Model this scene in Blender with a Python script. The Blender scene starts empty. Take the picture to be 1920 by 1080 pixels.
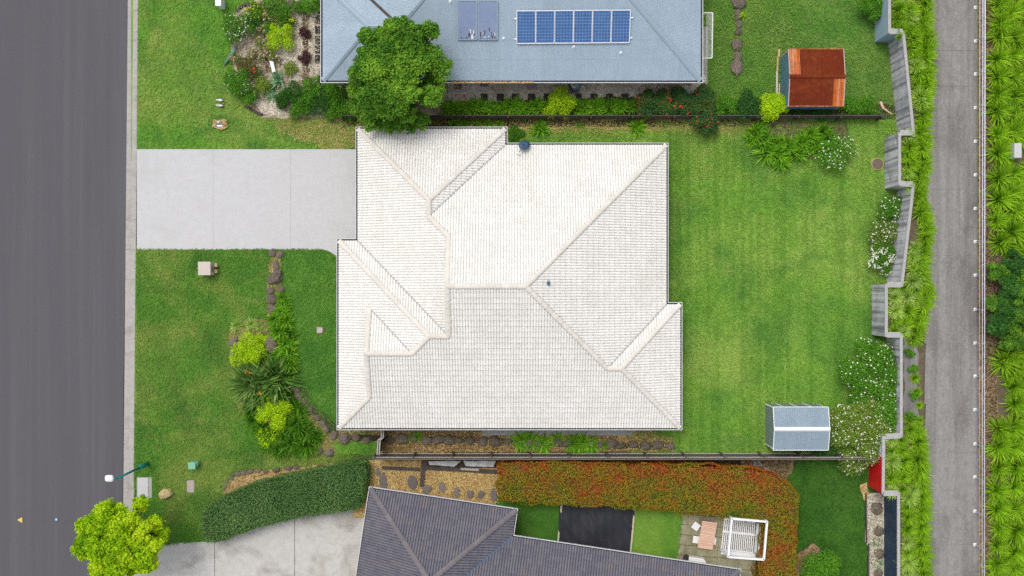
import bpy, math, random
import numpy as np
from mathutils import Vector, Matrix

R = math.radians
SC = bpy.context.scene
COL = SC.collection
H, S = 55.0, 32.0            # camera height (m), photo pixels per metre on the ground

# ------------------------------------------------------------------ camera, sky, sun, exposure
cam_d = bpy.data.cameras.new('camera'); cam = bpy.data.objects.new('camera', cam_d); COL.objects.link(cam)
cam.location = (0, 0, H); cam.rotation_euler = (0, 0, 0)
cam_d.sensor_width = 36; cam_d.lens = 33.0; cam_d.clip_start = 0.5; cam_d.clip_end = 4000
SC.camera = cam
SUN_EL, SUN_AZ = R(66), math.atan2(-0.40, 0.60)      # sun to the upper left of the picture
w = bpy.data.worlds.new('World'); SC.world = w; w.use_nodes = True
nt = w.node_tree; nt.nodes.clear()
sky = nt.nodes.new('ShaderNodeTexSky'); sky.sky_type = 'NISHITA'; sky.sun_disc = False
sky.sun_elevation = SUN_EL; sky.sun_rotation = SUN_AZ; sky.air_density = 1.0; sky.dust_density = 4.0; sky.ozone_density = 1.0
hs = nt.nodes.new('ShaderNodeHueSaturation'); hs.inputs['Saturation'].default_value = 0.32
bg = nt.nodes.new('ShaderNodeBackground'); bg.inputs['Strength'].default_value = 0.15
wo = nt.nodes.new('ShaderNodeOutputWorld')
nt.links.new(sky.outputs[0], hs.inputs['Color']); nt.links.new(hs.outputs[0], bg.inputs[0]); nt.links.new(bg.outputs[0], wo.inputs[0])
sl = bpy.data.lights.new('sun', 'SUN'); sl.energy = 0.75; sl.angle = R(18); sl.color = (1.0, 0.965, 0.91)
so = bpy.data.objects.new('sun', sl); COL.objects.link(so)
sdir = Vector((math.sin(SUN_AZ)*math.cos(SUN_EL), math.cos(SUN_AZ)*math.cos(SUN_EL), math.sin(SUN_EL)))
so.rotation_euler = sdir.to_track_quat('Z', 'Y').to_euler(); so.location = (0, 0, 70)
SC.view_settings.view_transform = 'Standard'; SC.view_settings.look = 'None'
SC.view_settings.gamma = 1.0; SC.view_settings.use_curve_mapping = False
SC.view_settings.exposure = 0.24
SC.render.engine = 'CYCLES'
SC.cycles.use_denoising = False
SC.cycles.max_bounces = 6; SC.cycles.diffuse_bounces = 3; SC.cycles.glossy_bounces = 2
SC.cycles.transmission_bounces = 3; SC.cycles.transparent_max_bounces = 4

# ------------------------------------------------------------------ helpers
rs = np.random.RandomState(7)
rnd = random.Random(11)

def P(px, py, z=0.0):
    f = (H - z) / H / S
    return Vector(((px-960)*f, (540-py)*f, z))

def PP(pts, z=0.0):
    return [P(a, b, z) for a, b in pts]

ORD = ('first second third fourth fifth sixth seventh eighth ninth tenth eleventh twelfth thirteenth fourteenth fifteenth sixteenth '
       'seventeenth eighteenth nineteenth twentieth').split()
def nth(i):
    if i < 20: return ORD[i]
    tens, u = divmod(i+1, 10)
    t = {2: 'twent', 3: 'thirt', 4: 'fort', 5: 'fift', 6: 'sixt', 7: 'sevent', 8: 'eight', 9: 'ninet'}[tens]
    return t+'ieth' if u == 0 else t+'y-'+ORD[u-1]

def tag(o, label=None, cat=None, group=None, kind=None):
    if label: o['label'] = label
    if cat: o['category'] = cat
    if group: o['group'] = group
    if kind: o['kind'] = kind
    return o

def thing(name, label, cat, loc=(0, 0, 0), group=None):
    o = bpy.data.objects.new(name, None); COL.objects.link(o); o.location = loc
    o.empty_display_size = 0.2
    return tag(o, label, cat, group)

def link(name, me, parent=None, mat=None):
    o = bpy.data.objects.new(name, me); COL.objects.link(o)
    if mat is not None and not me.materials: me.materials.append(mat)
    if parent is not None:
        o.parent = parent
        if parent.type == 'EMPTY':
            o.matrix_parent_inverse = Matrix.Translation(-Vector(parent.location))
    return o

class MB:
    def __init__(s): s.v = []; s.f = []
    def add(s, vs, fs):
        b = len(s.v); s.v += [tuple(x) for x in vs]; s.f += [tuple(b+i for i in f) for f in fs]; return s
    def box(s, c, d, rz=0.0, tilt=None):
        m = tilt if tilt is not None else Matrix.Rotation(rz, 3, 'Z')
        vs = [Vector(c) + m @ Vector((sx*d[0]/2, sy*d[1]/2, sz*d[2]/2)) for sz in (-1, 1) for sx, sy in ((-1, -1), (1, -1), (1, 1), (-1, 1))]
        return s.add(vs, [(3, 2, 1, 0), (4, 5, 6, 7), (0, 1, 5, 4), (1, 2, 6, 5), (2, 3, 7, 6), (3, 0, 4, 7)])
    def beam(s, a, b, wd, ht, up=(0, 0, 1)):
        a, b = Vector(a), Vector(b); d = b-a; L = d.length; d.normalize()
        up = Vector(up); sd = d.cross(up)
        if sd.length < 1e-4: sd = d.cross(Vector((1, 0, 0)))
        sd.normalize(); u = sd.cross(d)
        m = Matrix((d, sd, u)).transposed()
        return s.box((a+b)/2, (L, wd, ht), tilt=m)
    def tube(s, pts, rad, n=8, cap=True):
        pts = [Vector(p) for p in pts]
        if not hasattr(rad, '__len__'): rad = [rad]*len(pts)
        b = len(s.v)
        for i, p in enumerate(pts):
            d = (pts[min(i+1, len(pts)-1)] - pts[max(i-1, 0)]).normalized()
            a = d.cross(Vector((0, 0, 1)))
            if a.length < 1e-3: a = Vector((1, 0, 0))
            a.normalize(); c = d.cross(a)
            for k in range(n):
                t = 2*math.pi*k/n
                s.v.append(tuple(p + (a*math.cos(t) + c*math.sin(t))*rad[i]))
        for i in range(len(pts)-1):
            for k in range(n):
                s.f.append((b+i*n+k, b+i*n+(k+1) % n, b+(i+1)*n+(k+1) % n, b+(i+1)*n+k))
        if cap:
            s.f.append(tuple(b+k for k in range(n))[::-1]); s.f.append(tuple(b+(len(pts)-1)*n+k for k in range(n)))
        return s
    def prism(s, poly, z0, z1, top=True, bottom=True):
        poly = [Vector((p[0], p[1], 0)) for p in poly]
        ar = sum(poly[i-1].x*poly[i].y - poly[i].x*poly[i-1].y for i in range(len(poly)))
        if ar < 0: poly = poly[::-1]
        n = len(poly); b = len(s.v)
        s.v += [(p.x, p.y, z0) for p in poly] + [(p.x, p.y, z1) for p in poly]
        for i in range(n): s.f.append((b+i, b+(i+1) % n, b+n+(i+1) % n, b+n+i))
        if top: s.f.append(tuple(b+n+i for i in range(n)))
        if bottom: s.f.append(tuple(b+i for i in range(n))[::-1])
        return s
    def mesh(s, name, smooth=False):
        me = bpy.data.meshes.new(name); me.from_pydata(s.v, [], s.f)
        if smooth: me.polygons.foreach_set('use_smooth', [True]*len(me.polygons))
        me.update(); return me
    def build(s, name, mat, parent=None, smooth=False, bevel=0.0):
        o = link(name, s.mesh(name, smooth), parent, mat)
        if bevel:
            m = o.modifiers.new('bevel', 'BEVEL'); m.width = bevel; m.segments = 2; m.limit_method = 'ANGLE'
        return o

def arr_mesh(name, V, Q, tint=None, mat=None, smooth=False):
    """V (n,3) float, Q (m,4) int, tint (n,) per vertex"""
    me = bpy.data.meshes.new(name)
    V = np.asarray(V, np.float32); Q = np.asarray(Q, np.int32)
    me.vertices.add(len(V)); me.vertices.foreach_set('co', V.ravel())
    me.loops.add(Q.size); me.loops.foreach_set('vertex_index', Q.ravel())
    me.polygons.add(len(Q)); me.polygons.foreach_set('loop_start', np.arange(0, Q.size, 4, dtype=np.int32))
    me.polygons.foreach_set('use_smooth', np.full(len(Q), smooth))
    if tint is not None:
        a = me.attributes.new('tint', 'FLOAT', 'POINT'); a.data.foreach_set('value', np.asarray(tint, np.float32))
    me.update(calc_edges=True)
    if mat is not None: me.materials.append(mat)
    return me

def in_poly(x, y, poly):
    c = np.zeros(len(x), bool); n = len(poly)
    for i in range(n):
        x1, y1 = poly[i][0], poly[i][1]; x2, y2 = poly[i-1][0], poly[i-1][1]
        if y1 == y2: continue
        m = ((y1 > y) != (y2 > y)) & (x < (x2-x1)*(y-y1)/(y2-y1)+x1)
        c ^= m
    return c

def sample_poly(poly, n, rng=rs):
    xs = [p[0] for p in poly]; ys = [p[1] for p in poly]
    out = np.zeros((0, 2))
    while len(out) < n:
        q = np.c_[rng.uniform(min(xs), max(xs), 2*n+16), rng.uniform(min(ys), max(ys), 2*n+16)]
        out = np.r_[out, q[in_poly(q[:, 0], q[:, 1], poly)]]
    return out[:n]

def poly_area(poly):
    return abs(sum(poly[i-1][0]*poly[i][1]-poly[i][0]*poly[i-1][1] for i in range(len(poly))))/2

def unit(a): return a/np.maximum(np.linalg.norm(a, axis=1, keepdims=True), 1e-6)

def vnoise(p, f, seed=0):
    """cheap smooth 3D pseudo noise in 0..1 for arrays"""
    r = np.random.RandomState(seed); o = np.zeros(len(p))
    for k in range(6):
        d = unit(r.normal(size=(1, 3)))[0]*f*r.uniform(.6, 1.6); o += np.sin(p @ d*2*math.pi + r.uniform(0, 6.28))
    return 0.5 + o/6*0.9

# ------------------------------------------------------------------ materials
MATS = {}
def nodes_of(name):
    m = bpy.data.materials.new(name); m.use_nodes = True
    t = m.node_tree; b = t.nodes['Principled BSDF']; MATS[name] = m
    return m, t, b
def mix(t, fac, a, b, mode='MIX'):
    n = t.nodes.new('ShaderNodeMix'); n.data_type = 'RGBA'; n.blend_type = mode; n.clamp_result = False
    for sock, v in ((n.inputs[0], fac), (n.inputs[6], a), (n.inputs[7], b)):
        if hasattr(v, 'is_output'): t.links.new(v, sock)
        elif sock == n.inputs[0]: sock.default_value = v
        else: sock.default_value = (*v, 1) if len(v) == 3 else v
    return n.outputs[2]
def mth(t, op, a, b=0.0, c=None):
    n = t.nodes.new('ShaderNodeMath'); n.operation = op
    for i, v in enumerate((a, b, c)):
        if v is None: continue
        if hasattr(v, 'is_output'): t.links.new(v, n.inputs[i])
        else: n.inputs[i].default_value = v
    return n.outputs[0]
def coord(t, sc=(1, 1, 1), rot=(0, 0, 0)):
    c = t.nodes.new('ShaderNodeTexCoord'); mp = t.nodes.new('ShaderNodeMapping')
    mp.inputs['Scale'].default_value = sc; mp.inputs['Rotation'].default_value = rot
    t.links.new(c.outputs['Object'], mp.inputs[0]); return mp.outputs[0]
def noise(t, vec, scale, detail=5, rough=.6, dist=0.0):
    n = t.nodes.new('ShaderNodeTexNoise'); n.inputs['Scale'].default_value = scale
    n.inputs['Detail'].default_value = detail; n.inputs['Roughness'].default_value = rough; n.inputs['Distortion'].default_value = dist
    t.links.new(vec, n.inputs['Vector']); return n.outputs['Fac']
def ramp(t, fac, stops):
    n = t.nodes.new('ShaderNodeValToRGB'); e = n.color_ramp.elements
    while len(e) < len(stops): e.new(0.5)
    for i, (p, c) in enumerate(stops):
        e[i].position = p; e[i].color = (*c, 1) if len(c) == 3 else c
    t.links.new(fac, n.inputs[0]); return n.outputs[0]
def rng01(t, fac, a, b):
    n = t.nodes.new('ShaderNodeMapRange'); n.inputs[1].default_value = a; n.inputs[2].default_value = b
    t.links.new(fac, n.inputs[0]); return n.outputs[0]
def bump(t, b, h, strength=.3, dist=.02):
    n = t.nodes.new('ShaderNodeBump'); n.inputs['Strength'].default_value = strength; n.inputs['Distance'].default_value = dist
    t.links.new(h, n.inputs['Height']); t.links.new(n.outputs[0], b.inputs['Normal'])
def attr(t, name='tint'):
    n = t.nodes.new('ShaderNodeAttribute'); n.attribute_name = name; return n.outputs['Fac']
def setp(b, rough=.8, metal=0, spec=.3):
    b.inputs['Roughness'].default_value = rough; b.inputs['Metallic'].default_value = metal
    b.inputs['Specular IOR Level'].default_value = spec

def surf(name, c1, c2, scale=4, rough=.8, bmp=.15, stain=None, stain_scale=.6, stain_amt=.6, stretch=(1, 1, 1), metal=0, spec=.3, speck=None, tintamt=0, orand=0, streak=None):
    m, t, b = nodes_of(name); v = coord(t, stretch)
    n1 = noise(t, v, scale, 8, .7)
    c = mix(t, rng01(t, n1, .32, .68), c1, c2)
    if stain:
        n2 = noise(t, v, stain_scale, 6, .62, .4)
        c = mix(t, mth(t, 'MULTIPLY', rng01(t, n2, .48, .72), stain_amt), c, stain)
    if streak:
        vs = coord(t, streak[1]); n4 = noise(t, vs, 1.0, 6, .7)
        c = mix(t, mth(t, 'MULTIPLY', rng01(t, n4, .45, .75), streak[2]), c, streak[0])
    if speck:
        vo = t.nodes.new('ShaderNodeTexNoise'); vo.inputs['Scale'].default_value = speck[1]; vo.inputs['Detail'].default_value = 2
        t.links.new(v, vo.inputs['Vector'])
        c = mix(t, mth(t, 'MULTIPLY', rng01(t, vo.outputs['Fac'], speck[2], speck[2]+.1), speck[3] if len(speck) > 3 else 1.0), c, speck[0])
    if tintamt:
        c = mix(t, 1.0, c, ramp(t, attr(t), [(0, (1-tintamt,)*3), (1, (1+tintamt*.5,)*3)]), 'MULTIPLY')
    if orand:
        oi = t.nodes.new('ShaderNodeObjectInfo')
        c = mix(t, 1.0, c, ramp(t, oi.outputs['Random'], [(0, (1-orand,)*3), (1, (1+orand,)*3)]), 'MULTIPLY')
    t.links.new(c, b.inputs['Base Color']); setp(b, rough, metal, spec)
    if bmp: bump(t, b, n1, bmp, .02)
    return m

def gravel(name, cols, scale=14, bmp=.8, stain=None, stain_scale=.7, stain_amt=.7):
    m, t, b = nodes_of(name); v = coord(t)
    vo = t.nodes.new('ShaderNodeTexVoronoi'); vo.inputs['Scale'].default_value = scale; t.links.new(v, vo.inputs['Vector'])
    sp = t.nodes.new('ShaderNodeSeparateColor'); t.links.new(vo.outputs['Color'], sp.inputs[0])
    k = len(cols); c = ramp(t, sp.outputs[0], [(i/(k-1) if k > 1 else 0, cc) for i, cc in enumerate(cols)])
    if stain:
        n2 = noise(t, v, stain_scale, 6, .65, .5); c = mix(t, mth(t, 'MULTIPLY', rng01(t, n2, .42, .66), stain_amt), c, stain)
    t.links.new(c, b.inputs['Base Color']); setp(b, .9, 0, .2)
    inv = mth(t, 'SUBTRACT', 1.0, vo.outputs['Distance']); bump(t, b, inv, bmp, .04)
    return m

def lawn(name, g1, g2, yel, dark, yamt=.6, stripes=0.0, damt=.5, seed=0.0, gain=1.9):
    g1, g2, yel, dark = [(a*gain, b_*gain, c_*gain*.9) for a, b_, c_ in (g1, g2, yel, dark)]
    m, t, b = nodes_of(name)
    c0 = t.nodes.new('ShaderNodeTexCoord'); mp = t.nodes.new('ShaderNodeMapping'); mp.inputs['Location'].default_value = (seed, seed*1.7, 0)
    t.links.new(c0.outputs['Object'], mp.inputs[0]); v = mp.outputs[0]
    a = noise(t, v, .9, 7, .68, .3); c = mix(t, rng01(t, a, .34, .66), g1, g2)
    l = noise(t, v, .22, 6, .62, .6); c = mix(t, mth(t, 'MULTIPLY', rng01(t, l, .45, .64), yamt), c, yel)
    k2 = noise(t, v, .75, 6, .7, .8); c = mix(t, mth(t, 'MULTIPLY', rng01(t, k2, .56, .74), yamt*.8), c, (yel[0]*1.35, yel[1]*1.05, yel[2]*1.5))
    d = noise(t, v, .33, 5, .6, .4); c = mix(t, mth(t, 'MULTIPLY', rng01(t, d, .46, .66), damt), c, dark)
    f = noise(t, v, 13, 5, .75); c = mix(t, rng01(t, f, .3, .7), mix(t, 1.0, c, (.72, .74, .68), 'MULTIPLY'), mix(t, 1.0, c, (1.25, 1.22, 1.22), 'MULTIPLY'))
    if stripes:
        s = t.nodes.new('ShaderNodeSeparateXYZ'); t.links.new(v, s.inputs[0])
        mp2 = t.nodes.new('ShaderNodeMapping'); mp2.inputs['Scale'].default_value = (2.3, .05, 1); t.links.new(v, mp2.inputs[0]); sn = noise(t, mp2.outputs[0], 1.0, 3, .6)
        c = mix(t, mth(t, 'MULTIPLY', rng01(t, sn, .44, .58), stripes), c, mix(t, 1.0, c, (.72, .8, .7), 'MULTIPLY'))
    c = mix(t, 1.0, c, ramp(t, attr(t), [(0, (1, 1, 1)), (.05, (.74, .78, .7)), (.5, (1.0, 1.0, .97)), (.9, (1.22, 1.18, 1.1)), (1, (1.45, 1.35, 1.3))]), 'MULTIPLY')
    t.links.new(c, b.inputs['Base Color']); setp(b, .85, 0, .15)
    bump(t, b, f, .5, .03)
    return m

def leafm(name, stops, trans=.25, rough=.6, orand=.15, spec=.12, gain=1.75):
    m, t, b = nodes_of(name)
    if trans < .12 or orand == 0: gain = 1.25 if orand else 1.0
    stops = [(q, (min(.9, r_*gain), min(.9, g_*gain), min(.9, b_*gain*.85))) for q, (r_, g_, b_) in stops]
    c = ramp(t, attr(t), stops)
    if orand:
        oi = t.nodes.new('ShaderNodeObjectInfo')
        c = mix(t, 1.0, c, ramp(t, oi.outputs['Random'], [(0, (1-orand, 1-orand, 1-orand*.5)), (1, (1+orand, 1+orand*.8, 1-orand*.3))]), 'MULTIPLY')
    v = coord(t); n = noise(t, v, 9, 3); c = mix(t, 1.0, c, ramp(t, n, [(.3, (.85,)*3), (.7, (1.13,)*3)]), 'MULTIPLY')
    t.links.new(c, b.inputs['Base Color']); setp(b, rough, 0, spec)
    tr = t.nodes.new('ShaderNodeBsdfTranslucent'); t.links.new(c, tr.inputs[0])
    ms = t.nodes.new('ShaderNodeMixShader'); ms.inputs[0].default_value = trans
    t.links.new(b.outputs[0], ms.inputs[1]); t.links.new(tr.outputs[0], ms.inputs[2])
    t.links.new(ms.outputs[0], t.nodes['Material Output'].inputs[0])
    return m

def tile_mat(name, base, lo, hi, dirt, rough=.75, spec=.25, dirt_amt=.5, odd=None):
    m, t, b = nodes_of(name); v = coord(t)
    c = mix(t, 1.0, base, ramp(t, attr(t), [(0, lo), (1, hi)]), 'MULTIPLY')
    if odd:
        c = mix(t, mth(t, 'MULTIPLY', rng01(t, attr(t), .94, .98), .6), c, odd)
    n = noise(t, v, .45, 6, .65, .5); f = noise(t, v, 7, 6, .75)
    c = mix(t, mth(t, 'MULTIPLY', mth(t, 'MULTIPLY', rng01(t, n, .42, .7), rng01(t, f, .35, .65)), dirt_amt), c, dirt)
    t.links.new(c, b.inputs['Base Color']); setp(b, rough, 0, spec); bump(t, b, f, .12, .01)
    return m

A = dict
M_road = surf('asphalt', (.092, .089, .099), (.105, .101, .111), 30, .9, .35, stain=(.09, .086, .095), stain_scale=.25, stain_amt=.6,
              stretch=(1, .25, 1), speck=((.2, .2, .2), 60, .66, .5), streak=((.14, .135, .142), (1.6, .03, 1), .5))
M_kerb = surf('kerb_concrete', (.36, .34, .31), (.45, .43, .40), 6, .9, .3, stain=(.24, .22, .19), stain_scale=1.4, stain_amt=.6)
M_drive = surf('driveway_concrete', (.50, .495, .495), (.55, .545, .545), 3, .85, .12, stain=(.46, .455, .445), stain_scale=.5, stain_amt=.45, speck=((.4, .4, .4), 25, .7, .5))
M_lane = surf('lane_concrete', (.215, .20, .19), (.30, .285, .27), 5, .9, .35, stain=(.12, .108, .10), stain_scale=.45, stain_amt=.9, stretch=(1, .55, 1),
              streak=((.125, .115, .11), (1.3, .035, 1), 1.2), speck=((.42, .41, .39), 26, .58, .55))
M_olddrive = surf('weathered_concrete', (.46, .44, .41), (.56, .55, .52), 2.5, .9, .2, stain=(.24, .22, .18), stain_scale=.5, stain_amt=.8, speck=((.3, .28, .25), 20, .66, .5))
M_joint = surf('joint_filler', (.30, .30, .30), (.36, .36, .36), 5, .9, 0)
M_pathc = surf('path_concrete', (.33, .33, .32), (.40, .40, .39), 5, .9, .2, stain=(.25, .24, .22), stain_amt=.5)
M_ground = surf('ground_soil', (.10, .12, .05), (.14, .13, .07), 1, .95, .2)
M_bank = surf('bank_soil', (.10, .08, .05), (.17, .13, .085), 3, .95, .5, stain=(.06, .07, .02), stain_scale=.8, stain_amt=.6)
M_litter = gravel('leaf_litter', [(.10, .065, .035), (.26, .15, .08), (.34, .24, .14), (.19, .10, .05), (.40, .31, .20)], 9, .8, stain=(.12, .12, .04), stain_amt=.5)
M_pebble = gravel('pebbles', [(.30, .26, .22), (.62, .57, .49), (.74, .70, .62), (.48, .42, .35), (.78, .75, .68)], 15, .8, stain=(.24, .17, .10), stain_scale=.6, stain_amt=.5)
M_pebble_l = gravel('pale_pebbles', [(.25, .2, .14), (.62, .55, .44), (.70, .65, .55), (.45, .37, .27), (.74, .68, .58)], 15, .7)
M_gold = gravel('golden_gravel', [(.30, .17, .05), (.55, .38, .14), (.66, .50, .22), (.42, .26, .09), (.70, .57, .32)], 13, .8, stain=(.26, .15, .05), stain_scale=.4, stain_amt=.55)
M_mulch = gravel('bark_mulch', [(.05, .035, .025), (.16, .10, .06), (.24, .17, .11), (.10, .065, .04)], 12, .9)
M_dry = gravel('dry_mulch', [(.16, .09, .03), (.40, .26, .10), (.52, .38, .17), (.28, .16, .06), (.58, .46, .25)], 12, .9, stain=(.14, .11, .04), stain_scale=.7, stain_amt=.6)
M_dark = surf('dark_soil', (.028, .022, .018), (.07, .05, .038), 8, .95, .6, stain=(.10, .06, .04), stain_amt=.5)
M_patio = surf('mossy_paving', (.26, .25, .15), (.40, .38, .25), 3, .9, .25, stain=(.13, .11, .06), stain_scale=.7, stain_amt=.8)
M_white = surf('white_paint', (.78, .78, .78), (.84, .84, .84), 6, .5, .03)
M_cream = surf('cream_render', (.55, .50, .40), (.62, .57, .47), 4, .85, .15)
M_brick = surf('tan_brick', (.45, .36, .26), (.55, .46, .35), 9, .9, .2)
M_gutw = surf('gutter_paint', (.55, .56, .58), (.66, .67, .68), 5, .5, .03)
M_gutd = surf('gutter_trough', (.035, .035, .045), (.07, .065, .07), 4, .8, .1)
M_tilew = tile_mat('white_roof_tile', (.80, .783, .742), (.955, .95, .94), (1.03, 1.03, 1.03), (.56, .52, .44), dirt_amt=.45)
M_capw = tile_mat('white_ridge_tile', (.70, .665, .61), (.93, .92, .90), (1.04, 1.04, 1.03), (.6, .54, .45), dirt_amt=.4)
M_tiled = tile_mat('charcoal_roof_tile', (.150, .146, .178), (.84, .86, .92), (1.14, 1.12, 1.08), (.10, .09, .09), dirt_amt=.2, odd=(.19, .155, .14))
M_capd = tile_mat('charcoal_ridge_tile', (.175, .16, .172), (.85, .85, .87), (1.1, 1.08, 1.06), (.12, .11, .11), dirt_amt=.3)
M_batten = surf('roof_underlay', (.10, .09, .085), (.14, .13, .12), 4, .9, 0)
M_battenl = surf('pale_roof_underlay', (.34, .33, .31), (.42, .40, .38), 4, .9, 0)
M_metal = surf('blue_grey_roof_steel', (.315, .405, .485), (.35, .44, .52), 1.2, .45, .02, stain=(.26, .33, .39), stain_scale=.4, stain_amt=.35, spec=.5, tintamt=.06, streak=((.45, .52, .58), (3, .4, 1), .3))
M_metalcap = surf('blue_grey_capping', (.29, .37, .44), (.32, .40, .47), 2, .45, .02, spec=.5)
M_valley = surf('valley_flashing', (.36, .36, .36), (.45, .45, .45), 5, .6, .03)
M_rust = surf('rusted_dark_sheet', (.13, .022, .009), (.19, .034, .011), 5, .85, .2, spec=.08, stain=(.30, .075, .02), stain_scale=1.3, stain_amt=.5, streak=((.075, .02, .015), (7, .5, 1), .5))
M_rusto = surf('rusted_orange_sheet', (.38, .075, .015), (.56, .15, .03), 5, .85, .2, spec=.08, stain=(.17, .035, .015), stain_scale=1.2, stain_amt=.75, streak=((.68, .40, .25), (7, .25, 1), 1.3))
M_teal = surf('blue_shed_wall', (.10, .22, .30), (.13, .26, .34), 3, .6, .05, stain=(.07, .14, .19), stain_amt=.5)
M_shedw = surf('green_grey_shed_wall', (.19, .25, .25), (.23, .29, .29), 3, .6, .05)
M_shedr = surf('blue_shed_roof', (.24, .31, .37), (.275, .345, .405), 2, .5, .03, stain=(.20, .26, .32), stain_amt=.4, spec=.4, orand=.04)
M_wallg = surf('grey_wall_panel', (.58, .565, .62), (.74, .72, .78), 5, .9, .2, stain=(.18, .18, .20), stain_scale=.9, stain_amt=.75, streak=((.13, .13, .14), (.04, 3.2, .06), 1.5))
M_wallb = surf('blue_wall_paint', (.30, .42, .53), (.35, .47, .58), 3, .7, .08, stain=(.25, .33, .40), stain_amt=.4)
M_wallr = surf('red_wall_paint', (.62, .008, .012), (.70, .014, .018), 3, .6, .05)
M_walln = surf('navy_wall_paint', (.02, .045, .085), (.035, .075, .135), 2, .6, .1, stain=(.012, .018, .03), stain_scale=1.2, stain_amt=.8)
M_cope = surf('speckled_coping', (.30, .29, .28), (.44, .43, .42), 22, .9, .5, speck=((.66, .65, .63), 30, .56, .8))
M_fence = surf('weathered_paling', (.11, .088, .07), (.18, .15, .12), 6, .9, .3, stretch=(2, 2, .4))
M_fencel = surf('bleached_paling', (.33, .31, .28), (.46, .44, .41), 6, .9, .3, stretch=(2, 2, .4))
M_sleeper = surf('dark_sleeper', (.05, .042, .037), (.10, .085, .075), 6, .9, .4)
M_paver = surf('charcoal_paver', (.025, .022, .025), (.05, .045, .048), 9, .9, .3)
M_stone = surf('slate_stone', (.13, .115, .11), (.22, .195, .185), 8, .9, .5, stain=(.28, .22, .14), stain_amt=.4, orand=.2)
M_rock = surf('basalt_rock', (.06, .048, .038), (.20, .16, .125), 9, .95, 1.0, stain=(.34, .29, .21), stain_scale=3.0, stain_amt=.8, orand=.2)
M_sand = surf('sandstone', (.48, .36, .16), (.60, .50, .28), 4, .9, .5, stain=(.36, .22, .08), stain_scale=2, stain_amt=.7)
M_timber = surf('pale_decking', (.66, .40, .29), (.74, .50, .38), 5, .8, .1, stretch=(.6, 3, 1), orand=.08)
M_black = surf('black_weed_mat', (.012, .014, .02), (.022, .024, .034), 4, .6, .25, spec=.4, speck=((.16, .17, .18), 10, .74, .5))
M_steel = surf('galvanised_steel', (.50, .53, .58), (.62, .65, .70), 4, .4, .02, metal=.5)
M_greenp = surf('green_pole_paint', (.01, .22, .22), (.015, .25, .25), 4, .5, .02)
M_mint = surf('mint_box_paint', (.16, .42, .27), (.2, .47, .31), 4, .6, .03)
M_alu = surf('panel_frame', (.80, .80, .82), (.86, .86, .88), 4, .4, .01, metal=.2)
M_coll = surf('frosted_collector', (.20, .26, .40), (.24, .30, .45), 3, .25, .02, stain=(.27, .33, .45), stain_scale=1.2, stain_amt=.5, spec=.5)
M_dish = surf('dark_dish', (.045, .09, .15), (.055, .10, .17), 4, .5, .02)
M_tarp = surf('silver_tarp', (.45, .46, .47), (.60, .61, .62), 3, .6, .2, stain=(.3, .28, .25), stain_amt=.5)
M_bark = surf('bark', (.12, .09, .065), (.20, .16, .12), 8, .95, .6, stretch=(1, 1, .3))
M_yellow = surf('yellow_marking', (.72, .5, .12), (.78, .58, .18), 9, .8, .05)
M_cyan = surf('blue_marker', (.03, .38, .55), (.04, .42, .6), 6, .4, .02)
M_beak = surf('grey_plumage', (.06, .05, .045), (.12, .10, .09), 20, .9, .1)
M_glass = surf('window_glass', (.03, .04, .05), (.04, .05, .06), 3, .1, 0, spec=.6)

# solar cells: printed grid
def cells():
    m, t, b = nodes_of('solar_cells')
    uv = t.nodes.new('ShaderNodeUVMap'); s = t.nodes.new('ShaderNodeSeparateXYZ'); t.links.new(uv.outputs[0], s.inputs[0])
    def lines(sock, n, wd):
        f = mth(t, 'FRACT', mth(t, 'MULTIPLY', sock, n)); a = mth(t, 'ABSOLUTE', mth(t, 'SUBTRACT', f, .5)); return mth(t, 'GREATER_THAN', a, .5-wd)
    gx, gy, gb = lines(s.outputs[0], 6, .05), lines(s.outputs[1], 10, .05), lines(s.outputs[0], 18, .07)
    v = coord(t); n = noise(t, v, 2.2, 4, .6); f = noise(t, v, 10, 2, .6)
    c = mix(t, rng01(t, n, .35, .65), (.022, .085, .25), (.03, .125, .33)); c = mix(t, mth(t, 'MULTIPLY', f, .3), c, (.06, .16, .38))
    c = mix(t, mth(t, 'MULTIPLY', gb, .35), c, (.30, .42, .60)); c = mix(t, mth(t, 'MULTIPLY', mth(t, 'MAXIMUM', gx, gy), .5), c, (.4, .52, .70))
    t.links.new(c, b.inputs['Base Color']); setp(b, .2, 0, .5); return m
M_cells = cells()

G = lambda *a: a
L_tree = leafm('dark_tree_leaf', [(0, (.028, .088, .012)), (.5, (.075, .18, .020)), (1, (.17, .30, .035))])
L_street = leafm('lime_tree_leaf', [(0, (.11, .23, .005)), (.5, (.28, .45, .008)), (1, (.43, .57, .02))])
L_lime = leafm('lime_shrub_leaf', [(0, (.10, .21, .004)), (.5, (.25, .40, .008)), (1, (.40, .52, .02))])
L_mid = leafm('green_shrub_leaf', [(0, (.03, .10, .010)), (.5, (.06, .18, .016)), (1, (.13, .27, .03))])
L_deep = leafm('deep_shrub_leaf', [(0, (.014, .055, .012)), (.5, (.03, .10, .02)), (1, (.07, .17, .04))])
L_olive = leafm('olive_shrub_leaf', [(0, (.055, .11, .016)), (.5, (.115, .19, .028)), (1, (.23, .29, .07))])
L_redtip = leafm('red_tipped_leaf', [(0, (.025, .075, .025)), (.55, (.05, .115, .03)), (.7, (.12, .09, .03)), (1, (.38, .06, .03))])
L_hedge = leafm('hedge_leaf', [(0, (.03, .085, .025)), (.5, (.075, .155, .045)), (.93, (.14, .22, .08)), (1, (.28, .33, .20))], .15)
L_photinia = leafm('photinia_leaf', [(0, (.07, .115, .010)), (.3, (.15, .16, .012)), (.5, (.22, .13, .015)), (.7, (.24, .06, .014)), (1, (.38, .05, .025))], .2)
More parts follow.
